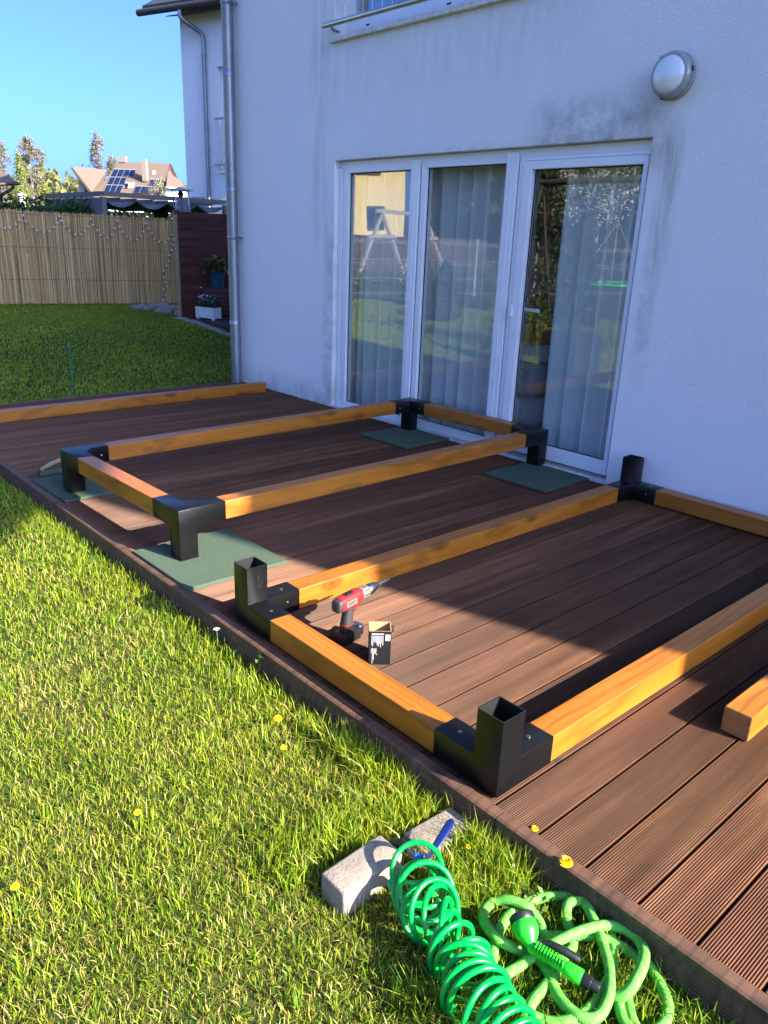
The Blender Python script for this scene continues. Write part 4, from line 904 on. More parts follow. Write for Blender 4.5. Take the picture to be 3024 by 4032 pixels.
# ================================================================== NEIGHBOURING PLOT
# ---- reed fence
ra, rb = on_lawn(0, 1203), on_lawn(711, 1200); rd = (rb-ra).normalized(); r0 = ra-rd*4.0; r1 = rb+rd*.25; rlen = (r1-r0).length
rn = Vector((rd.y, -rd.x, 0)); rn = rn if rn.dot(CP-ra) > 0 else -rn
reed = thing('reed_fence', 'tall dry reed fence with a string of lights across it', 'fence', (ra.x, ra.y, float(lawn_z(ra.x, ra.y))))
topz = lambda t: 2.02-.18*t+.03*math.sin(t*23)+.02*math.sin(t*57)
zt0 = on_plane(5, 828, ra, rn).z; zt1 = on_plane(700, 868, ra, rn).z
V, F, C = [], [], []; nst = 2600
for i in range(nst):
    t = random.random(); c_ = r0+rd*rlen*t+rn*random.uniform(-.012, .012); zb = float(lawn_z(c_.x, c_.y))+random.uniform(.02, .05); s_ = ((c_-ra).dot(rd))/(rb-ra).length
    zt = zt0+(zt1-zt0)*min(max(s_, -.3), 1.1)+random.gauss(0, .018); r_ = random.uniform(.0045, .009); b = len(V); lean = rd*random.gauss(0, .016)
    for (z, l_) in ((zb, Vector()), (zt, lean)):
        for k in range(5):
            a = 2*math.pi*k/5; p = Vector((c_.x, c_.y, z))+l_+rd*math.cos(a)*r_+rn*math.sin(a)*r_; V.append(p)
    F += [(b+k, b+(k+1) % 5, b+5+(k+1) % 5, b+5+k) for k in range(5)]
    cc = np.array(random.choice([(.72, .46, .175), (.62, .39, .145), (.80, .55, .24), (.40, .245, .09)]))*random.uniform(.75, 1.15); C += [cc]*10
o = finish('reed_stalks', np_mesh('reed_stalks', V, np.array(F), np.array(C)), M['reed'], reed); o['kind'] = 'stuff'
for zz in (.45, 1.0, 1.55): MB().tube([r0+uz*0+Vector((0, 0, .2+zz-r0.z*1.0))+rn*.018, r1+Vector((0, 0, .2+zz-r1.z*1.0))+rn*.018], .0025, 5).build('binding_wire', M['darkbark'], reed)
for k in range(7):
    p = r0+rd*(rlen*k/6)-rn*.05; MB().bar((p.x, p.y, float(lawn_z(p.x, p.y))-.1), (p.x, p.y, 1.75), .05).build('fence_post', M['greysteel'], reed)
# ---- string of lights
bl = [(0, 830), (30, 828), (65, 826), (103, 803), (128, 778), (150, 745), (172, 783), (207, 817), (240, 845), (285, 853), (322, 847), (352, 820), (371, 792), (387, 750), (396, 780), (418, 818), (450, 848), (489, 867), (525, 867), (555, 846), (576, 817), (591, 768), (606, 806), (632, 842), (655, 872), (696, 886), (729, 870), (745, 830), (765, 780), (778, 818), (796, 853), (824, 884), (850, 904), (893, 902), (917, 878), (933, 848), (948, 797), (964, 831), (988, 862), (1005, 897), (1035, 916), (1075, 916), (1097, 897), (1121, 870), (1137, 838), (1147, 797), (1137, 867), (1132, 900), (1126, 936), (1118, 970), (1104, 1003), (1096, 1041), (1086, 1072), (1065, 1105), (1068, 1147), (1079, 1180), (1090, 1209), (1066, 1226), (1076, 1262), (1060, 1295), (1063, 1330)]
bp = [on_plane(*L9(*q), ra, rn)+rn*.03 for q in bl]
sl_ = thing('string_lights', 'string of small white bulbs draped in swags on the reed fence', 'string lights', tuple(bp[-1]))
MB().tube(bp, .003, 4).build('cable', M['darkbark'], sl_)
bme = MB().lathe((0, 0, -.02), (0, 0, 1), [(.006, 0), (.016, .008), (.019, .02), (.014, .032), (.007, .04)], 8).mesh('bulb', smooth=60); bme.materials.append(M['bulb'])
for p in bp[1:]:
    o = bpy.data.objects.new('bulb', bme); COL.objects.link(o); o.parent = sl_; o.location = p+rn*.015-Vector(sl_.location)
# ---- second terrace
Z2 = .215
e1, e2 = on_z(*L9(1215, 1412), Z2), on_z(*L9(1495, 1462), Z2); ed = (e2-e1).normalized()
ter = thing('neighbour_terrace', None, None, tuple(e1)); ter['kind'] = 'structure'
ex0 = (e1.x+e2.x)/2
for k in range(26): MB().box(ex0+.14*k+.003, ex0+.14*k+.137, 7.2, e1.y+.25, Z2-.03, Z2).build('terrace_board', M['darkdeck'], ter)
MB().box(ex0-.03, ex0, 7.2, e1.y+.25, -.1, Z2+.002).build('terrace_edge', M['darkdeck'], ter, bevel=.004)
gp = np.stack([rng.uniform(ex0-.20, ex0-.03, 900), rng.uniform(7.3, e1.y+.1, 900)], -1); V, F = [], []
for (x, y) in gp:
    b = len(V); s_ = random.uniform(.012, .030); z = float(lawn_z(x, y))+s_*.3; a = random.uniform(0, 3)
    for d in ((1, 0, 0), (0, 1, 0), (-1, 0, 0), (0, -1, 0), (0, 0, .7), (0, 0, -.7)): V.append((x+s_*(d[0]*math.cos(a)-d[1]*math.sin(a)), y+s_*(d[0]*math.sin(a)+d[1]*math.cos(a)), z+s_*d[2]))
    F += [(b+i, b+(i+1) % 4, b+4) for i in range(4)]+[(b+(i+1) % 4, b+i, b+5) for i in range(4)]
o = finish('gravel_strip', np_mesh('gravel_strip', V, np.array(F)), M['gravel'], None); tag(o, 'strip of grey gravel along the edge of the dark terrace', 'gravel', kind='stuff')
# ---- wooden screen
sy = e1.y+.10
xl = on_y(703, 1000, sy).x; xr = xl+3.2; zt = on_y(710, 833, sy).z
scr = thing('board_screen', 'dark red brown horizontal board screen at the end of the reed fence', 'fence', (xl+.5, sy, Z2))
nbd = 12; bh_ = (zt-Z2)/nbd
for k in range(nbd):
    me = MB().box(-1.6, 1.6, -.012, .012, -bh_/2+.0004, bh_/2-.0004).mesh('board', .004, 1); me.materials.append(M['redwood'])
    o = bpy.data.objects.new('board', me); COL.objects.link(o); o.parent = scr; o.location = Vector(((xl+xr)/2, sy+random.uniform(-.004, .004), Z2+bh_*(k+.5)))-Vector(scr.location)
MB().box(xl+.01, xr-.01, sy+.016, sy+.024, Z2, zt-.01).build('gap_light_block', M['seal'], scr)  # added black sheet, keeps sky light from showing through the board gaps
for xx in (xl+.03, xl+1.6, xr-.05): MB().box(xx-.035, xx+.035, sy+.03, sy+.10, -.1, zt+.02).build('post', M['redwood'], scr)
MB().box(xl-.05, xl-.002, sy-.02, sy+.03, -.1, zt-.05).build('end_post', M['pole'], scr, bevel=.004)
# ---- stones at the foot of the fence
def stone_mesh(seedv):
    bm = bmesh.new(); bmesh.ops.create_icosphere(bm, subdivisions=2, radius=1); rr = random.Random(seedv); k = [Vector((rr.uniform(-1, 1), rr.uniform(-1, 1), rr.uniform(-1, 1))).normalized() for _ in range(7)]
    for v in bm.verts: v.co *= 1+.18*sum(max(0, v.co.normalized().dot(q)-.4) for q in k)-.12
    me = bpy.data.meshes.new('stone'); bm.to_mesh(me); bm.free(); me.polygons.foreach_set('use_smooth', [True]*len(me.polygons)); me.materials.append(M['stone']); return me
sms = [stone_mesh(i) for i in range(4)]
for i, (q, s_) in enumerate((((900, 1360), .10), ((930, 1355), .12), ((960, 1365), .09), ((1000, 1362), .14), ((1055, 1362), .17), ((1080, 1385), .15), ((1035, 1378), .08), ((1135, 1378), .15), ((1165, 1398), .11), ((1190, 1405), .15), ((1105, 1390), .10), ((870, 1352), .08))):
    p = on_lawn(*L9(*q)); o = bpy.data.objects.new('field_stone', sms[i % 4]); COL.objects.link(o); o.location = (p.x, p.y, p.z+s_*.28); o.scale = (s_*.85, s_*.75, s_*.65); o.rotation_euler = (0, 0, i*1.3)
    tag(o, 'rounded field stone in the heap at the foot of the reed fence', 'stone', 'stones heaped at the foot of the reed fence')
wire = MB()
for k in range(16):
    a = on_plane(*L9(800+k*25, 1338), ra, rn); wire.tube([a+Vector((0, 0, -.22)), a+rd*.10+Vector((0, 0, .05))], .003, 4)
o = wire.build('wire_mesh', M['greysteel'], None); tag(o, 'strip of wire mesh under the reed fence behind the stones', 'wire mesh')
# ---- white planter with pansies
pa, pb = on_z(*L9(1281, 1418), Z2), on_z(*L9(1392, 1432), Z2); pc = on_z(*L9(1424, 1428), Z2)
pd = (pb-pa).normalized(); pe = Vector((-pd.y, pd.x, 0)); pe = pe if pe.dot(pc-pb) > 0 else -pe; pw = (pb-pa).length; dp_ = .17; ph_ = .17
pl = thing('flower_planter', 'white slatted planter box full of pansies on the dark terrace', 'planter', tuple((pa+pb)/2+pe*dp_/2))
nsl = 12
for k in range(nsl): MB().obox(pa+pd*(pw*(k+.5)/nsl)+uz*(.03+ph_/2), pd*(pw/nsl/2-.0015), pe*.008, uz*ph_/2).build('slat', M['white'], pl)
for k in range(4): MB().obox(pb+pe*(dp_*(k+.5)/4)+pd*.009+uz*(.03+ph_/2), pe*(dp_/8-.006), pd*.008, uz*ph_/2).build('slat', M['white'], pl)
MB().obox((pa+pb)/2+pe*dp_/2+uz*(.02+ph_*.45), pd*(pw/2-.01), pe*(dp_/2-.012), uz*ph_*.45).build('planter_soil', M['soil'], pl)
for a in (.06, .94): MB().obox(pa+pd*pw*a+pe*.03+uz*.014, pd*.02, pe*.02, uz*.013).build('foot', M['white'], pl)
cen = np.array((pa+pb)/2+pe*dp_/2)+[0, 0, .25]
def spread(n, a, b, h): return cen+np.outer(rng.uniform(-1, 1, n)*a, np.array(pd))+np.outer(rng.uniform(-1, 1, n)*b, np.array(pe))+np.outer(np.abs(rng.normal(0, 1, n))*h-.05, [0, 0, 1])
cloud_obj('foliage', spread(500, pw*.48, dp_*.45, .06), .028, [(.02, .06, .02), (.03, .085, .025)], pl)
cloud_obj('blossoms', spread(90, pw*.47, dp_*.42, .09)+[0, 0, .03], .030, [(.6, .6, .65), (.18, .14, .40), (.5, .45, .6), (.12, .09, .3)], pl)
# ---- slatted chest, blue pot, watering can
ca = on_z(*L9(1332, 1404), Z2); cw = 1.0
ch = thing('slatted_chest', 'dark red slatted wooden chest with a cut corner on the terrace', 'chest', (ca.x+.4, ca.y, Z2))
cb = [Vector((ca.x, ca.y, 0)), Vector((ca.x+.42, ca.y-.30, 0)), Vector((ca.x+1.1, ca.y-.30, 0)), Vector((ca.x+1.1, ca.y+.25, 0)), Vector((ca.x, ca.y+.25, 0))]
zc_ = on_plane(*L9(1390, 1215), cb[0], Vector((0, 1, 0))).z; hh = (zc_-Z2-.03)/6
for k in range(6):
    for a, b in ((cb[0], cb[1]), (cb[1], cb[2]), (cb[4], cb[0])):
        z = Z2+.02+hh*(k+.5); MB().bar(a+uz*z, b+uz*z, .02, hh*.78).build('slat', M['redwood'], ch)
MB().prism([p+uz*(zc_-.025) for p in cb], (0, 0, .03)).build('lid', M['darkdeck'], ch)
MB().prism([p*.96+Vector((cb[0].x+.6, cb[0].y, 0))*.04+uz*(Z2+.005) for p in cb], (0, 0, zc_-Z2-.04)).build('inner_box', M['soil'], ch)
bpz = zc_+.006; bpp = on_z(*L9(1420, 1213), bpz)
pot = thing('flower_pot', 'blue flower pot with a green yellow plant on the slatted chest', 'plant', (bpp.x, bpp.y, bpz))
MB().lathe(bpp, (0, 0, 1), [(.105, 0), (.12, .08), (.138, .25), (.142, .255), (.13, .258), (.125, .23)], 20).build('pot', M['bluepot'], pot, smooth=50)
cloud_obj('foliage', np.array(bpp)+[-.02, 0, .36]+rng.normal(0, 1, (330, 3))*[.11, .09, .075], .045, [(.05, .10, .02), (.16, .17, .05), (.03, .07, .02), (.22, .21, .08)], pot)
wc = bpp+Vector((.33, -.02, 0))
wcan = thing('watering_can', 'pale watering can, only its spout showing beside the downpipe', 'watering can', (wc.x+.06, wc.y, bpz))
MB().lathe((wc.x+.10, wc.y, bpz), (0, 0, 1), [(.10, 0), (.10, .2), (.08, .22)], 16).build('can_body', M['white'], wcan, smooth=50)
MB().tube([(wc.x+.03, wc.y, bpz+.06), (wc.x-.19, wc.y, bpz+.30)], [.022, .014], 10).lathe((wc.x-.20, wc.y, bpz+.31), (-.6, 0, .8), [(.014, -.02), (.03, .0), (.03, .01)], 10).build('spout', M['white'], wcan, smooth=50)
# ---- patio heater
hd_ = 16.6; hp0 = at(711, 760, hd_); hx, hy, hz = hp0.x, hp0.y, at(711, 746, hd_).z
ht = thing('patio_heater', 'steel pyramid patio heater with a flat square hood behind the board screen', 'patio heater', (hx, hy, Z2))
u = Vector((RT.x, RT.y, 0)).normalized(); w_ = Vector((-u.y, u.x, 0)); u2 = (u*.9+w_*.43).normalized(); w2 = Vector((-u2.y, u2.x, 0))
MB().add([Vector((hx, hy, hz+.05))]+[Vector((hx, hy, hz-.02))+u2*a*.25+w2*b*.25 for a, b in ((1, 1), (-1, 1), (-1, -1), (1, -1))]+[Vector((hx, hy, hz+.03))], [(0, 1, 2), (0, 2, 3), (0, 3, 4), (0, 4, 1), (1, 5, 2), (2, 5, 3), (3, 5, 4), (4, 5, 1)]).build('hood', M['steelrail'], ht)
for a, b in ((1, 1), (-1, 1), (-1, -1), (1, -1)):
    MB().tube([Vector((hx, hy, Z2))+u2*a*.25+w2*b*.25, Vector((hx, hy, hz-.14))+u2*a*.13+w2*b*.13], .014, 8).tube([Vector((hx, hy, hz-.14))+u2*a*.13+w2*b*.13, Vector((hx, hy, hz-.0))+u2*a*.15+w2*b*.15], .008, 6).build('leg', M['steelrail'], ht, smooth=50)
for k in range(9):
    z = hz-.20-k*.035; r_ = .13+.02*k*.3
    MB().bar(Vector((hx, hy, z))-u2*r_-w2*r_, Vector((hx, hy, z))+u2*r_-w2*r_, .006, .02).build('grille_slat', M['chrome'], ht)
MB().tube([(hx, hy, Z2+.3), (hx, hy, hz-.12)], .05, 12).lathe((hx, hy, hz-.12), (0, 0, 1), [(.06, 0), (.07, .03), (.03, .09)], 12).build('burner', M['blackplastic'], ht, smooth=50)
MB().obox((hx, hy, Z2+.35), u2*.20, w2*.20, uz*.34).build('gas_cover', M['chrome'], ht)
# ---- pergola of the neighbour
q0, q1, q2 = at(404, 762, 15.4), at(184, 770, 17.6), at(886, 804, 17.4); zp = q0.z; q1.z = zp; q2.z = zp; q3 = q1+(q2-q0)
pg = thing('neighbour_pergola', 'grey pergola with a sagging fabric roof behind the reed fence', 'pergola', (q0.x, q0.y, .2))
for p in (q0, q1, q2, q3): MB().bar((p.x, p.y, .1), (p.x, p.y, zp-.06), .10).build('post', M['pergola'], pg)
for a, b in ((q0, q1), (q0, q2), (q1, q3), (q2, q3)): MB().bar(a, b, .07, .085).build('beam', M['pergola'], pg)
for k in range(1, 8):
    t = k/8; MB().bar(q0.lerp(q2, t)-uz*.07, q1.lerp(q3, t)-uz*.07, .03, .04).build('canopy_rod', M['pergola'], pg)
V = []; n, mm = 64, 6
for j in range(mm+1):
    for i in range(n+1):
        t = i/n; p = q0.lerp(q2, t).lerp(q1.lerp(q3, t), j/mm); V.append((p.x, p.y, zp-.10-.14*abs(math.sin(t*8*math.pi*.5))))
F = [(j*(n+1)+i, j*(n+1)+i+1, (j+1)*(n+1)+i+1, (j+1)*(n+1)+i) for j in range(mm) for i in range(n)]
MB().add(V, F).build('fabric_roof', M['fabric'], pg, smooth=60)
sidev = []
for i in range(21):
    p = q0.lerp(q1, i/20); k = .02*math.sin(i*1.9); sidev += [(p.x+k, p.y, zp-.09), (p.x+k, p.y, zp-.60)]
MB().add(sidev, [(2*i, 2*i+2, 2*i+3, 2*i+1) for i in range(20)]).build('side_curtain', M['fabric'], pg, smooth=60)
# ---- neighbour house
un = Vector((-.302, .953, 0)); nn = Vector((-un.y*-1, un.x, 0)); nn = Vector((-.953, -.302, 0))   # outward normal of its front
P0 = at(726, 500, 19.2); P0.z = .1
nh = thing('neighbour_house', 'white plastered neighbour house with zinc downpipe beyond the pergola', 'house', tuple(P0))
def NP(a, out, z): v = P0-un*a+nn*out; v.z = z; return v
def nfront(px, py, out=0.0): return on_plane(px, py, P0+nn*out, nn)
def na_(p): return (P0-p).dot(un)
wl_ = na_(nfront(861, 450)); zt_ = nfront(861, 262).z; zs_ = nfront(870, 672).z; ww = 1.1
nwall = plain('smooth_plaster', (.82, .825, .83), .9, c2=(.78, .785, .79), b=.2, bscale=90, bdist=.004)
ztop = nfront(716, 45).z+.1
for (a0, a1, z0, z1) in ((0, wl_, .1, ztop), (wl_+ww, 8, .1, ztop), (wl_, wl_+ww, .1, zs_), (wl_, wl_+ww, zt_, ztop)):
    MB().prism([NP(a0, 0, z0), NP(a1, 0, z0), NP(a1, 0, z1), NP(a0, 0, z1)], -nn*.35).build('wall', nwall, nh)
MB().prism([NP(.001, -.36, .1), NP(.001, -9, .1), NP(.001, -9, ztop), NP(.001, -4.5, ztop+2.6), NP(.001, -.36, ztop)], -un*.3).build('gable_wall', nwall, nh)
for (a0, a1, o0, o1, z0, z1) in ((-.75, 8, .55, -4.5, 0, 0),):
    s_ = 2.6/4.5; zr = ztop+.05
    rp = [NP(a0, .45, zr-.45*s_), NP(a0, -4.5, zr+4.5*s_), NP(a0, -4.5, zr+4.5*s_+.2), NP(a0, .45, zr-.45*s_+.2)]; MB().prism(rp, -un*(a1-a0)).build('roof', M['rooftile'], nh)
    rp = [NP(a0, -9.4, zr-.3*s_), NP(a0, -4.5, zr+4.5*s_), NP(a0, -4.5, zr+4.5*s_+.2), NP(a0, -9.4, zr-.3*s_+.2)]; MB().prism(rp, -un*(a1-a0)).build('roof', M['rooftile'], nh)
gz = zr-.45*s_+.05
MB().tube([NP(-.85, .50, gz), NP(8, .50, gz)], .075, 12).build('gutter', M['rooftile'], nh, smooth=50)
MB().prism([NP(.0, .44, gz-.14), NP(8, .44, gz-.14), NP(8, 0.01, gz-.03), NP(.0, .01, gz-.03)], uz*.02).build('soffit', M['seal'], nh)
ap = na_(nfront(820, 500)); ag = na_(nfront(714, 10, .45))
zk = nfront(822, 150, .07).z
MB().tube(catmull([NP(ag, .50, gz-.05), NP(ag, .47, gz-.22), NP(ap-.05, .10, zk+.12), NP(ap, .07, zk-.10), NP(ap, .07, zk-.5)], 6)+[NP(ap, .07, .1)], .050, 14).build('downpipe', M['zinc'], nh, smooth=50)
for py in (215, 594):
    z = nfront(828, py, .07).z; MB().lathe(NP(ap, .07, z-.02), (0, 0, 1), [(.053, 0), (.057, .005), (.057, .035), (.053, .04)], 14).build('pipe_clamp', M['zinc'], nh, smooth=50)
nw = MB().prism([NP(wl_+.001, -.12, zs_), NP(wl_+.08, -.12, zs_), NP(wl_+.08, -.12, zt_), NP(wl_+.001, -.12, zt_)], -nn*.06).build('window', M['pvc'], nh)
MB().prism([NP(wl_+.081, -.14, zs_), NP(wl_+ww, -.14, zs_), NP(wl_+ww, -.14, zt_), NP(wl_+.081, -.14, zt_)], -nn*.01).build('pane', M['glass'], nw)
MB().prism([NP(wl_+.2, -.30, zs_), NP(wl_+ww, -.30, zs_), NP(wl_+ww, -.30, zt_), NP(wl_+.2, -.30, zt_)], -nn*.01).build('blind', M['white'], nw)
MB().prism([NP(wl_-.02, .05, zs_-.06), NP(wl_+ww, .05, zs_-.06), NP(wl_+ww, .05, zs_), NP(wl_-.02, .05, zs_)], -nn*.16).build('sill', M['pvc'], nw)
for py in (467, 648):
    z = nfront(850, py, .08).z; a0 = na_(nfront(846, py, .08)); MB().tube([NP(a0, .08, z), NP(wl_+ww+.2, .08, z)], .024, 10).build('rail_bar', M['steelrail'], nw, smooth=50)
za, zb_ = nfront(850, 467, .08).z, nfront(850, 648, .08).z
for k in range(7): MB().tube([NP(wl_-.02+.12*k, .08, za), NP(wl_-.02+.12*k, .08, zb_)], .006, 5).build('rail_rod', M['steelrail'], nw)
# house number plate
pa0, pa1 = na_(nfront(757, 790)), na_(nfront(804, 790)); zp1 = nfront(780, 776).z; zp0 = zp1-.24
hn = thing('house_number_plate', 'white house number plate on the neighbour house above the pergola', 'sign', tuple(NP((pa0+pa1)/2, .0, zp0)))
MB().prism([NP(pa0, .005, zp0), NP(pa1, .005, zp0), NP(pa1, .005, zp1), NP(pa0, .005, zp1)], nn*.02).build('plate_frame', plain('plate_grey', (.25, .27, .33), .5), hn)
MB().prism([NP(pa0+.02, .0255, zp0+.02), NP(pa1-.02, .0255, zp0+.02), NP(pa1-.02, .0255, zp1-.02), NP(pa0+.02, .0255, zp1-.02)], nn*.003).build('plate_face', M['white'], hn)
MB().prism([NP(pa0+.055, .0286, zp1-.10), NP(pa0+.15, .0286, zp1-.10), NP(pa0+.15, .0286, zp1-.065), NP(pa0+.055, .0286, zp1-.065)], nn*.001).build('street_name', plain('faded_print', (.12, .12, .16), .6), hn)
tc_ = bpy.data.curves.new('number', 'FONT'); tc_.body = '0.9'; tc_.size = .15; tc_.extrude = .001
to = bpy.data.objects.new('tmp_text', tc_); COL.objects.link(to); dg = bpy.context.evaluated_depsgraph_get(); tm = bpy.data.meshes.new_from_object(to.evaluated_get(dg)); bpy.data.objects.remove(to)
xdir = -un if (-un).dot(RT) > 0 else un
tm.transform(Matrix.Translation(NP(pa1-.19, .031, zp1-.155)) @ Matrix(((xdir.x, 0, nn.x, 0), (xdir.y, 0, nn.y, 0), (0, 1, 0, 0), (0, 0, 0, 1)))); tm.materials.clear()
finish('number', tm, M['seal'], hn)

# ================================================================== PLANTS AND HOUSES BEHIND
# hedge behind the reed fence
hq = [at(px, 850, 16.2) for px in (-150, 40, 250, 420)]; P = []
for _ in range(9000):
    t = random.random()*2.999; k = int(t); b_ = hq[k].lerp(hq[k+1], t-k); h_ = (1.95+.10*math.sin(t*9)+.07*math.sin(t*23)); z = .2+(h_-.2)*random.random()**.6
    P.append((b_.x+random.gauss(0, .22), b_.y+random.gauss(0, .22), z+abs(random.gauss(0, .06))))
hg = thing('hedge', 'dense green hedge showing above the reed fence', 'hedge', (hq[2].x, hq[2].y, .2))
cloud_obj('foliage', P, .055, [(.025, .060, .015), (.045, .095, .02), (.07, .12, .03)], hg)
MB().tube([(hq[1].x, hq[1].y, .1), (hq[1].x, hq[1].y, 1.6)], .03, 6).build('stem', M['darkbark'], hg)
hq = [at(px, 850, 23.0) for px in (380, 520, 700)]; P = []
for _ in range(5000):
    t = random.random()*1.999; k = int(t); b_ = hq[k].lerp(hq[k+1], t-k); P.append((b_.x+random.gauss(0, .2), b_.y+random.gauss(0, .2), .2+1.85*random.random()**.7))
hg = thing('hedge', 'sunlit yellow green hedge seen under the pergola roof', 'hedge', (hq[1].x, hq[1].y, .2))
cloud_obj('foliage', P, .075, [(.22, .25, .05), (.30, .30, .08), (.14, .18, .04)], hg)
# small conifer behind the fence
cp_ = at(636, 868, 16.9); P = []
for _ in range(2600):
    h_ = random.random(); a = random.uniform(0, 6.28); r_ = .48*(1-h_)**.7*random.random()**.4+.03; P.append((cp_.x+r_*math.cos(a), cp_.y+r_*math.sin(a), .2+h_*(at(636, 795, 16.9).z-.2)))
cf = thing('small_conifer', 'dark green cone shaped conifer poking above the reed fence', 'tree', (cp_.x, cp_.y, .2))
cloud_obj('crown', P, .05, [(.010, .045, .022), (.018, .065, .030), (.012, .038, .016)], cf); MB().tube([(cp_.x, cp_.y, .1), (cp_.x, cp_.y, 1.6)], [.05, .02], 6).build('trunk', M['darkbark'], cf)
# flue
f0 = at(92, 830, 21); tag(MB().tube([(f0.x, f0.y, .1), (f0.x, f0.y, at(92, 772, 21).z)], .075, 12).lathe((f0.x, f0.y, at(92, 772, 21).z), (0, 0, 1), [(.12, 0), (.12, .03), (.02, .08)], 12).build('flue_pipe', M['farwhite'], None, smooth=40), 'pale flue pipe with a cap rising behind the hedge', 'chimney')

def tree(px, ptop, depth, width, cols, label, name='birch_tree', nleaf=5200, size=.11, trunk='bark', group='birch trees on the skyline', droop=1.0, base=.3, shape=.6, mirror=False):
    b_ = at(px, 900, depth); zt = at(px, ptop, depth).z; H = zt-.2; w_ = width*depth/CAM['f']/2
    if mirror: b_.x = MX-b_.x
    t_ = thing(name, label, 'tree', (b_.x, b_.y, .0), 0, group)
    sway = [Vector((b_.x+random.gauss(0, .02)*H*k*.2, b_.y+random.gauss(0, .02)*H*k*.2, H*k/6)) for k in range(7)]; sway[0] = Vector((b_.x, b_.y, -.1))
    MB().tube(sway, [.018*H*(1-k/6.5)+.015 for k in range(7)], 7).build('trunk', M[trunk], t_, smooth=60)
    lm = MB(); P = []
    nb_l = 34
    for i in range(nb_l):
        h_ = base+(.97-base)*((i+random.random())/nb_l); a = random.uniform(0, 6.28); k = min(int(h_*6), 5); o_ = sway[k].lerp(sway[k+1], h_*6-k)
        rad = w_*(math.sin(math.pi*min(1, ((1-h_)/(1-base))**shape))*.75+.25*(1-h_))*random.uniform(.6, 1.15); rise = random.uniform(.15, .5)*rad
        tip = o_+Vector((math.cos(a)*rad, math.sin(a)*rad, rise)); lm.tube([o_, o_.lerp(tip, .55)+uz*rise*.25, tip], [.004*H*(1-h_)+.02, .03, .012], 4, cap=False)
        for j in range(7):
            s0 = o_.lerp(tip, random.uniform(.25, 1.0)); L_ = random.uniform(.05, .16)*H*droop*(.5+h_*.5); d_ = Vector((random.gauss(0, .25), random.gauss(0, .25), -1))
            lm.tube([s0, s0+d_*L_], [.010, .005], 3, cap=False)
            for q in range(max(1, nleaf//(nb_l*7))): P.append(s0+d_*L_*random.random()+Vector((random.gauss(0, .12), random.gauss(0, .12), random.gauss(0, .12)))*(depth/80))
    lm.build('limbs', M['twig'] if trunk == 'bark' else M[trunk], t_); cloud_obj('crown', [tuple(p) for p in P], size*depth/90, cols, t_)
    return t_
BC = [(.20, .18, .12), (.17, .165, .09), (.25, .22, .16)]; GC = [(.20, .24, .03), (.26, .29, .05), (.15, .19, .03)]
tree(30, 548, 82, 95, BC, 'birch with bare brownish crown at the roof corner with the gutter')
tree(145, 533, 88, 150, BC, 'tallest wide birch with hanging twigs and white trunk', nleaf=9000)
tree(-40, 480, 85, 120, BC, 'birch standing behind the brown roof corner')
tree(104, 590, 76, 62, GC, 'young bright green tree leafing out beside the wide birch', name='young_tree', nleaf=4800, base=.12)
tree(405, 520, 125, 78, BC, 'slender birch rising behind the house with solar panels', nleaf=4200)
tree(455, 610, 125, 50, BC, 'low birch right behind the solar roof chimney')
tree(752, 700, 60, 60, BC, 'small bare tree beside the white neighbour house', nleaf=1500)
tree(195, 700, 70, 70, GC, 'green spruce like tree among the wood edge', name='young_tree', nleaf=3000, base=.05)
tree(640, 690, 62, 85, [(.30, .27, .10), (.25, .23, .09), (.33, .30, .14)], 'budding yellow brown shrub in front of the solar roof', name='young_tree', nleaf=900, base=.2)
P = []
for _ in range(14000):
    px = random.uniform(-250, 330); d_ = random.uniform(105, 140); ytop = 700+30*math.sin(px*.03)+15*math.sin(px*.11)+random.gauss(0, 14); P.append(tuple(at(px, ytop+(905-ytop)*random.random()**1.3, d_)))
wd_ = finish('woodland', np_mesh('woodland', *[a for a in leaf_cloud(np.array(P), .55, [(.12, .12, .055), (.16, .17, .04), (.20, .21, .05), (.09, .085, .05)])][:2], None), M['leaf'], None)
V, F, C = leaf_cloud(np.array(P), .50, [(.13, .125, .06), (.17, .175, .045), (.21, .22, .05), (.10, .09, .055)]); bpy.data.meshes.remove(wd_.data); 
wd_ = finish('woodland', np_mesh('woodland', V, F, C), M['leaf'], None); tag(wd_, 'far spring woodland behind the hedge', 'woodland', kind='stuff')

# house with solar panels
DH = 88
def hp_(px, py, d=0.0): return at(px, py, DH+d)
so = thing('solar_house', 'house with brown tiled roof and solar panels behind the pergola', 'house', tuple(hp_(520, 905)))
def slab(name, pts, mat, th=.25, parent=so):
    pts = [Vector(p) for p in pts]; n_ = (pts[1]-pts[0]).cross(pts[2]-pts[0]).normalized(); n_ = n_ if n_.dot(CP-pts[0]) < 0 else -n_
    return MB().prism(pts, n_*th).build(name, M[mat], parent)
rg1, rg2 = hp_(468, 637, 5), hp_(669, 644, 5); ev1, ev2 = hp_(345, 800, -2), hp_(632, 812, -2)
slab('roof', [rg1, rg2, ev2, ev1], 'wallroof')
slab('roof', [rg2, hp_(697, 700, 3), hp_(650, 745, 0), hp_(632, 812, -2)], 'wallroof')
slab('roof', [hp_(284, 657, -3), hp_(424, 668, 3.6), hp_(375, 790, -1), hp_(362, 757, -3.5)], 'wallroof')
slab('hip_roof', [hp_(660, 678, 1), hp_(697, 700, 1), hp_(742, 744, 0), hp_(655, 732, -3)], 'wallroof')
slab('gable_board', [hp_(669, 644, 4.9), hp_(674, 646, 4.9), hp_(700, 702, 2.9), hp_(668, 683, 3.2)], 'brownframe')
slab('wall', [hp_(310, 700, -1), hp_(332, 700, -1), hp_(370, 770, -1), hp_(370, 905, -1), hp_(312, 905, -1)], 'farwhite')
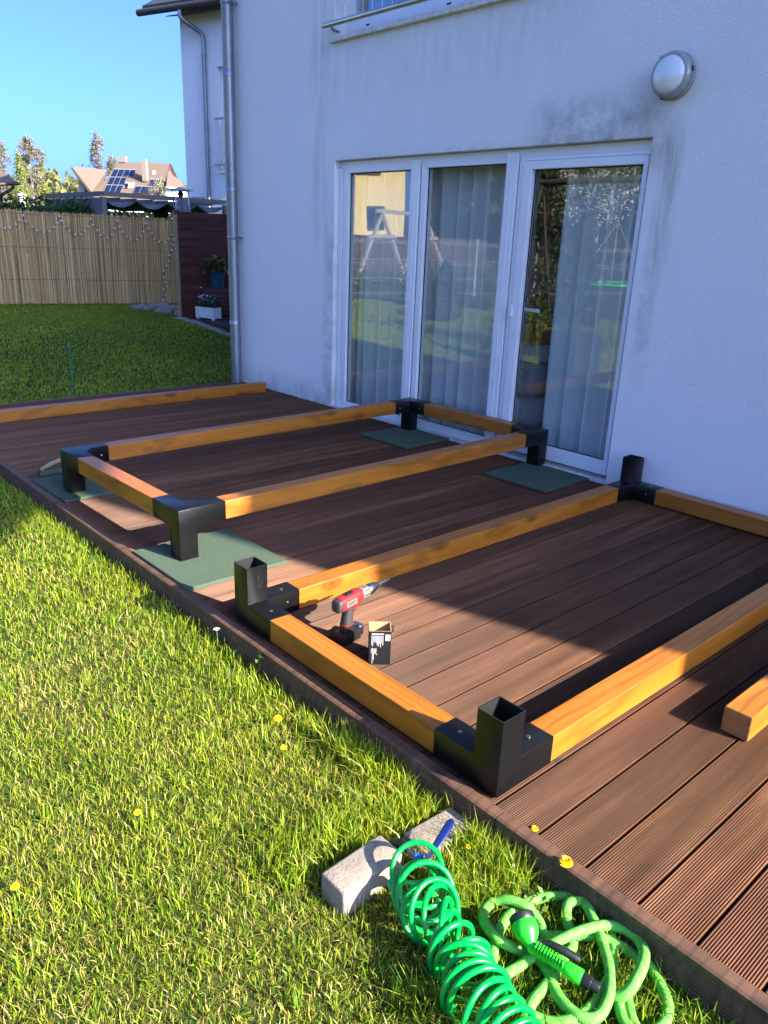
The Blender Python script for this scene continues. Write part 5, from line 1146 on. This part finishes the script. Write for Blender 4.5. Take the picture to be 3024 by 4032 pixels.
slab('wall', [hp_(655, 734, -2), hp_(742, 748, 0), hp_(742, 905, 0), hp_(640, 905, -2)], 'farwhite')
slab('wall', [hp_(350, 800, -1.5), hp_(640, 812, -1.5), hp_(640, 905, -1.5), hp_(350, 905, -1.5)], 'farwhite')
w1 = slab('window', [hp_(334, 725, -1.3), hp_(352, 745, -1.3), hp_(352, 765, -1.3), hp_(334, 765, -1.3)], 'seal', .05)
slab('eave_board', [hp_(655, 733, -3.1), hp_(742, 746, -.1), hp_(742, 752, -.1), hp_(655, 739, -3.1)], 'farwhite', .1)
for (x0, x1, y0, y1, d_) in ((470, 497, 616, 640, 5), (563, 579, 630, 712, 1.5)):
    c0 = hp_(x0, y0, d_); c1 = hp_(x1, y1, d_); MB().obox((c0+c1)/2, RT*((x1-x0)/2*DH/CAM['f']), Vector((FW.x, FW.y, 0))*.5, uz*((y1-y0)/2*DH/CAM['f'])).build('chimney', M['chimneystone'], so)
rnm = (rg2-rg1).cross(ev1-rg1).normalized(); rnm = rnm if rnm.dot(CP-rg1) > 0 else -rnm
def rp_(px, py, o_=.06): return on_plane(px, py, rg1+rnm*o_, rnm)
def rquad(name, q, mat, parent=so, th=.05, o_=.06): return MB().prism([rp_(*p, o_) for p in q], rnm*th).build(name, M[mat], parent)
def pgrid(x0, y0, shear, rows, pw_, phh):
    for r_, nn_ in enumerate(rows):
        for k in range(nn_):
            xa = x0+shear*r_+k*pw_; ya = y0+phh*r_+k*.6; s_ = shear*.92
            pnl = rquad('solar_panel', [(xa, ya), (xa+pw_-1.0, ya+.4), (xa+pw_-1.0+s_, ya+phh-1.4), (xa+s_, ya+phh-1.8)], 'alu')
            rquad('solar_cells', [(xa+.8, ya+1.2), (xa+pw_-1.9, ya+1.5), (xa+pw_-1.9+s_*.92, ya+phh-2.7), (xa+.7+s_*.92, ya+phh-3.0)], 'panel', pnl, .03, .115)
pgrid(448, 666, -14, (4, 3, 3), 22.3, 31)
pgrid(592, 706, -12, (2, 3), 25, 29)
pgrid(535, 733, -12, (2,), 25, 29)
rquad('skylight', [(494, 720), (530, 721), (524, 742), (487, 741)], 'farwhite'); rquad('skylight_pane', [(492, 722), (508, 722), (503, 740), (490, 740)], 'panel', so, .03, .115)
rquad('skylight', [(600, 674), (613, 674), (610, 688), (598, 688)], 'farwhite')
rr_ = thing('red_roof_house', 'small far house with a dark red roof beside the solar house', 'house', tuple(at(285, 905, 115)))
slab('roof', [at(268, 742, 115), at(309, 744, 115), at(312, 770, 112), at(284, 770, 112)], 'redroof', .2, rr_); slab('gable_wall', [at(268, 743, 115), at(283, 764, 115), at(283, 905, 115), at(258, 905, 115), at(258, 765, 115)], 'brownframe', .2, rr_)
# roof corner at the left
lr = thing('brown_roof_house', 'corner of a house with brown tiled roof and dark gutter pipe', 'house', tuple(at(-60, 905, 24)))
slab('roof', [at(-160, 560, 27), at(2, 664, 25), at(66, 716, 23), at(-160, 722, 22)], 'wallroof', .12, lr)
slab('fascia', [at(66, 716, 22.9), at(66, 722, 22.9), at(-160, 738, 21.9), at(-160, 724, 21.9)], 'farwhite', .08, lr)
MB().tube([at(72, 722, 22.8), at(-160, 732, 21.8)], .05, 8).build('gutter', M['brownframe'], lr, smooth=50)
MB().tube(catmull([at(52, 728, 22.9), at(50, 738, 23), at(30, 755, 23.5), at(7, 768, 24), at(5, 800, 24), at(5, 905, 24)], 5), .045, 8).build('downpipe', M['brownframe'], lr, smooth=50)
slab('wall', [at(4, 725, 24.1), at(-160, 730, 23), at(-160, 930, 23), at(4, 930, 24.1)], 'farwhite', .2, lr)

# ================================================================== THE GARDEN OPPOSITE (seen in the panes)
MX = 2*(XD+.034)
def mz(px, py, z): p = on_z(px, py, z); p.x = MX-p.x; return p
def ma(px, py, d): p = at(px, py, d); p.x = MX-p.x; return p
fa, fb = mz(1445, 1168, LAWN), mz(1824, 1168, LAWN); fdv = (fb-fa).normalized(); f0, f1 = fa-fdv*6, fb+fdv*12; flen = (f1-f0).length
mf = thing('mesh_fence', 'grey welded mesh panel fence across the garden, mirrored in the panes', 'fence', (fa.x, fa.y, LAWN))
m_ = MB(); k = 0.0
while k < flen:
    p = f0+fdv*k; m_.bar((p.x, p.y, LAWN), (p.x, p.y, LAWN+1.73), .006); k += .10
o = m_.build('vertical_wires', M['greysteel'], mf); o['kind'] = 'stuff'
for z in (.1, .55, 1.0, 1.1, 1.6, 1.66): MB().bar(f0+uz*(LAWN+z-f0.z), f1+uz*(LAWN+z-f1.z), .010).build('horizontal_wire', M['greysteel'], mf)
for j in range(int(flen/2.5)+1):
    p = f0+fdv*(2.5*j); MB().bar((p.x, p.y, LAWN-.2), (p.x, p.y, LAWN+1.8), .06).build('post', M['greysteel'], mf)
g0, g1 = f0+Vector((-10.0, 15.5, 0)), f1+Vector((-10.0, 15.5, 0)); gl = (g1-g0).length
bf = thing('brown_board_fence', 'brown vertical board fence behind the mesh fence, mirrored in the panes', 'fence', (g0.x+3, g0.y, LAWN)); k = 0
bme_ = MB().obox((0, 0, .95), fdv*.068, Vector((-fdv.y, fdv.x, 0))*.01, uz*.95).mesh('board'); bme_.materials.append(M['brownframe'])
while k*.145 < gl:
    p = g0+fdv*(.145*k); o = bpy.data.objects.new('board', bme_); COL.objects.link(o); o.parent = bf; o.location = Vector((p.x, p.y, LAWN+random.uniform(-.02, .02)))-Vector(bf.location); k += 1
# swing
sw = thing('swing_frame', 'weathered wooden swing set with A shaped legs, mirrored in the pane', 'swing', tuple(ma(1500, 1115, 30)))
ap0 = ma(1506, 838, 30); off = Vector((2.2, 5.5, 0)); 
for o_ in (Vector((0, 0, 0)), Vector((-3.2, .9, 0))):
    for (px, py) in ((1396, 1112), (1606, 1112)):
        b = ma(px, py, 30); b.z = LAWN; MB().bar(b+o_, ap0+o_+(ap0-b).normalized()*.12, .12).build('leg', M['greywood'], sw)
    c0 = ma(1450, 930, 29.9); c1 = ma(1560, 930, 29.9); MB().bar(c0+o_, c1+o_, .06, .14).build('cross_bar', M['greywood'], sw)
MB().bar(ap0+Vector((.4, -.1, .05)), ap0+Vector((-3.6, 1.0, .05)), .12, .14).build('top_beam', M['greywood'], sw)
# yellow house
yh = thing('yellow_house', 'sunlit yellow rendered house across the gardens, mirrored in the left pane', 'house', tuple(ma(1490, 1040, 46)))
A_, B_ = ma(1372, 940, 46), ma(1588, 940, 46); A_.z = B_.z = LAWN; yd = (B_-A_).normalized(); yn = Vector((-yd.y, yd.x, 0)); yn = yn if yn.x < 0 else -yn; ztp = ma(1500, 540, 46).z
MB().prism([A_, B_, B_+yn*9, A_+yn*9], (0, 0, ztp-LAWN)).build('wall', M['yellow'], yh)
MB().prism([A_-yd*.5-yn*.6+uz*(ztp-LAWN+.02), B_+yd*.5-yn*.6+uz*(ztp-LAWN+.02), B_+yd*.5+yn*4.5+uz*(ztp-LAWN+2.6), A_-yd*.5+yn*4.5+uz*(ztp-LAWN+2.6)], (0, 0, .2)).prism([A_-yd*.5+yn*9.6+uz*(ztp-LAWN+.02), B_+yd*.5+yn*9.6+uz*(ztp-LAWN+.02), B_+yd*.5+yn*4.5+uz*(ztp-LAWN+2.6), A_-yd*.5+yn*4.5+uz*(ztp-LAWN+2.6)], (0, 0, .2)).build('roof', M['rooftile'], yh)
def yq(px, py): p = ma(px, py, 46); t = (p-A_).dot(yd); return A_+yd*t+uz*(p.z-LAWN)
for (x0, x1, y0, y1) in ((1404, 1498, 645, 694), (1446, 1515, 815, 905)):
    q = [yq(x0, y1), yq(x1, y1), yq(x1, y0), yq(x0, y0)]; wv_ = MB().prism([p-yn*.02 for p in q], -yn*.06).build('window', M['brownframe'], yh)
    c_ = sum(q, Vector())/4; hw = (q[1]-q[0]).length/2
    for s_ in (-.5, .5): MB().obox(c_+yd*hw*s_*1.0-yn*.085, yd*hw*.40, yn*.004, uz*((q[2].z-q[1].z)/2-.12)).build('pane', M['panel'], wv_)
# planter with thujas
pc_ = mz(2250, 1325, .45); pc_ = Vector((pc_.x, pc_.y, LAWN))
pbx = thing('anthracite_planter', 'tall dark grey planter box on the lawn, mirrored in the door glass', 'planter', tuple(pc_))
mo = MB(); mo.box(pc_.x-.28, pc_.x+.28, pc_.y-.28, pc_.y+.28, LAWN, LAWN+.60); mo.build('box', M['greypot'], pbx, bevel=.01)
MB().box(pc_.x-.25, pc_.x+.25, pc_.y-.25, pc_.y+.25, LAWN+.601, LAWN+.61).build('soil', M['soil'], pbx)
def thuja(x, y, z0, h, r, label, cols):
    t_ = thing('thuja', label, 'tree', (x, y, z0), 0, 'thujas mirrored in the door glass'); n = 2600
    hh_ = rng.uniform(0, 1, n); a = rng.uniform(0, 6.28, n); rr_ = r*np.clip((1-hh_)**.75+.05, 0, .85)*rng.uniform(0, 1, n)**.4
    cloud_obj('crown', np.stack([x+rr_*np.cos(a), y+rr_*np.sin(a), z0+.08+hh_*h], -1), .045, cols, t_); MB().tube([(x, y, z0), (x, y, z0+h*.7)], [.04, .01], 6).build('trunk', M['darkbark'], t_)
TC = [(.030, .050, .010), (.055, .075, .014), (.085, .085, .02)]
thuja(pc_.x, pc_.y, LAWN+.61, 1.35, .34, 'thuja growing out of the dark grey planter, mirrored in the door glass', TC)
q = ma(2130, 1000, 12); thuja(q.x, q.y, LAWN, 2.75, .85, 'broad thuja on the lawn next to the planter, mirrored in the door glass', TC)
q = ma(1745, 1200, 17); thuja(q.x, q.y, LAWN, 1.2, .45, 'low round thuja in front of the mesh fence, mirrored in the middle pane', TC)
q = ma(1650, 1150, 21); thuja(q.x, q.y, LAWN, 1.5, .55, 'slim thuja right at the mesh fence, mirrored in the middle pane', TC)
# blossom tree
q = ma(2290, 900, 17); bt = thing('blossom_tree', 'white flowering tree mirrored in the door glass', 'tree', (q.x, q.y, LAWN)); zc0 = ma(2290, 770, 17).z
MB().tube([(q.x, q.y, LAWN-.1), (q.x+.1, q.y, zc0-.9), (q.x, q.y, zc0+.4)], [.10, .07, .03], 7).build('trunk', M['darkbark'], bt); lm = MB(); P = []
for i in range(46):
    a = random.uniform(0, 6.28); r_ = random.uniform(.4, 1.5); tip = Vector((q.x+math.cos(a)*r_, q.y+math.sin(a)*r_, zc0+random.uniform(-.6, 1.0))); s0 = Vector((q.x, q.y, zc0-random.uniform(.2, .9))); lm.tube([s0, s0.lerp(tip, .6)+uz*.1, tip], [.025, .014, .006], 4, cap=False)
    for j in range(60): P.append(tuple(s0.lerp(tip, random.uniform(.35, 1.05))+Vector((random.gauss(0, .07), random.gauss(0, .07), random.gauss(0, .07)))))
lm.build('limbs', M['darkbark'], bt); cloud_obj('blossom', P, .035, [(.72, .70, .66), (.78, .76, .72), (.6, .6, .5)], bt)
# nest swing
q = ma(2400, 1118, 10.5); ns_ = thing('nest_swing', 'round nest swing with lime green rim, mirrored in the door glass', 'swing', (q.x, q.y, LAWN)); zr_ = q.z
MB().tube([(q.x+.5*math.cos(a), q.y+.5*math.sin(a), zr_) for a in [2*math.pi*i/28 for i in range(29)]], .018, 8).build('rim', M['limeplastic'], ns_, smooth=60)
nt_ = MB()
for i in range(-4, 5):
    h_ = math.sqrt(.25-(.11*i)**2); nt_.bar((q.x+.11*i, q.y-h_, zr_-.02), (q.x+.11*i, q.y+h_, zr_-.02), .012).bar((q.x-h_, q.y+.11*i, zr_-.02), (q.x+h_, q.y+.11*i, zr_-.02), .012)
nt_.build('net', M['blackplastic'], ns_)
for a in (.6, 2.5, 3.7, 5.7): MB().tube([(q.x+.5*math.cos(a), q.y+.5*math.sin(a), zr_), (q.x, q.y, zr_+.78)], .007, 5).build('rope', M['greywood'], ns_)
MB().tube([(q.x, q.y, zr_+.78), (q.x, q.y, 2.4)], .010, 5).build('hanging_rope', M['darkbark'], ns_)
for sy_ in (-1.3, 1.3):
    for sx_ in (-.7, .7): MB().tube([(q.x+sx_, q.y+sy_*1.05, LAWN), (q.x, q.y+sy_, 2.4)], .022, 8).build('leg', M['darkbark'], ns_, smooth=60)
MB().tube([(q.x, q.y-1.5, 2.4), (q.x, q.y+1.5, 2.4)], .04, 8).build('top_bar', M['darkbark'], ns_, smooth=60)
P = []
for _ in range(7000):
    t = random.random(); p = f0+(f1-f0)*t+Vector((-1.2, 3.0, 0)); P.append((p.x+random.gauss(0, .35), p.y+random.gauss(0, .35), LAWN+(.75+.35*math.sin(t*31)+.2*math.sin(t*77))*random.random()**.6))
o = thing('shrub_border', 'row of low green shrubs behind the mesh fence, mirrored in the panes', 'shrubs', (f0.x+5, f0.y+3, LAWN)); cloud_obj('foliage', P, .07, [(.05, .08, .02), (.09, .12, .03), (.07, .06, .03)], o)
# trees across the gardens
PCOL = [(.060, .062, .026), (.085, .078, .036), (.045, .055, .022), (.11, .095, .055)]
for i, (px, tp_, d_, wd2, lab) in enumerate(((1770, 180, 52, 560, 'tall birch with pale trunk across the gardens'), (1985, 230, 46, 520, 'forked tree across the gardens'), (2160, 170, 50, 560, 'broad dark tree behind the blossom tree'), (2350, 220, 40, 520, 'dense tree behind the nest swing'), (2560, 200, 44, 560, 'dark tree at the end of the garden'), (1880, 330, 66, 520, 'far tree in the gap of the birches'), (2070, 300, 64, 620, 'far tree behind the thujas'), (2450, 300, 60, 620, 'far tree behind the dense tree'))):
    tree(px, tp_, d_, wd2, PCOL, lab+', mirrored in the panes', name='garden_tree', nleaf=4200, size=.62, group='trees mirrored in the panes', base=.06, mirror=True)
P = []
for _ in range(9000):
    p = ma(random.uniform(1640, 2750), 900, random.uniform(50, 80)); P.append((p.x, p.y, random.uniform(-.1, 9)))
V, F, C = leaf_cloud(np.array(P), .55, PCOL); o = finish('garden_thicket', np_mesh('garden_thicket', V, F, C), M['leaf'], None); tag(o, 'dark thicket of trees across the gardens, mirrored in the panes', 'thicket', kind='stuff')
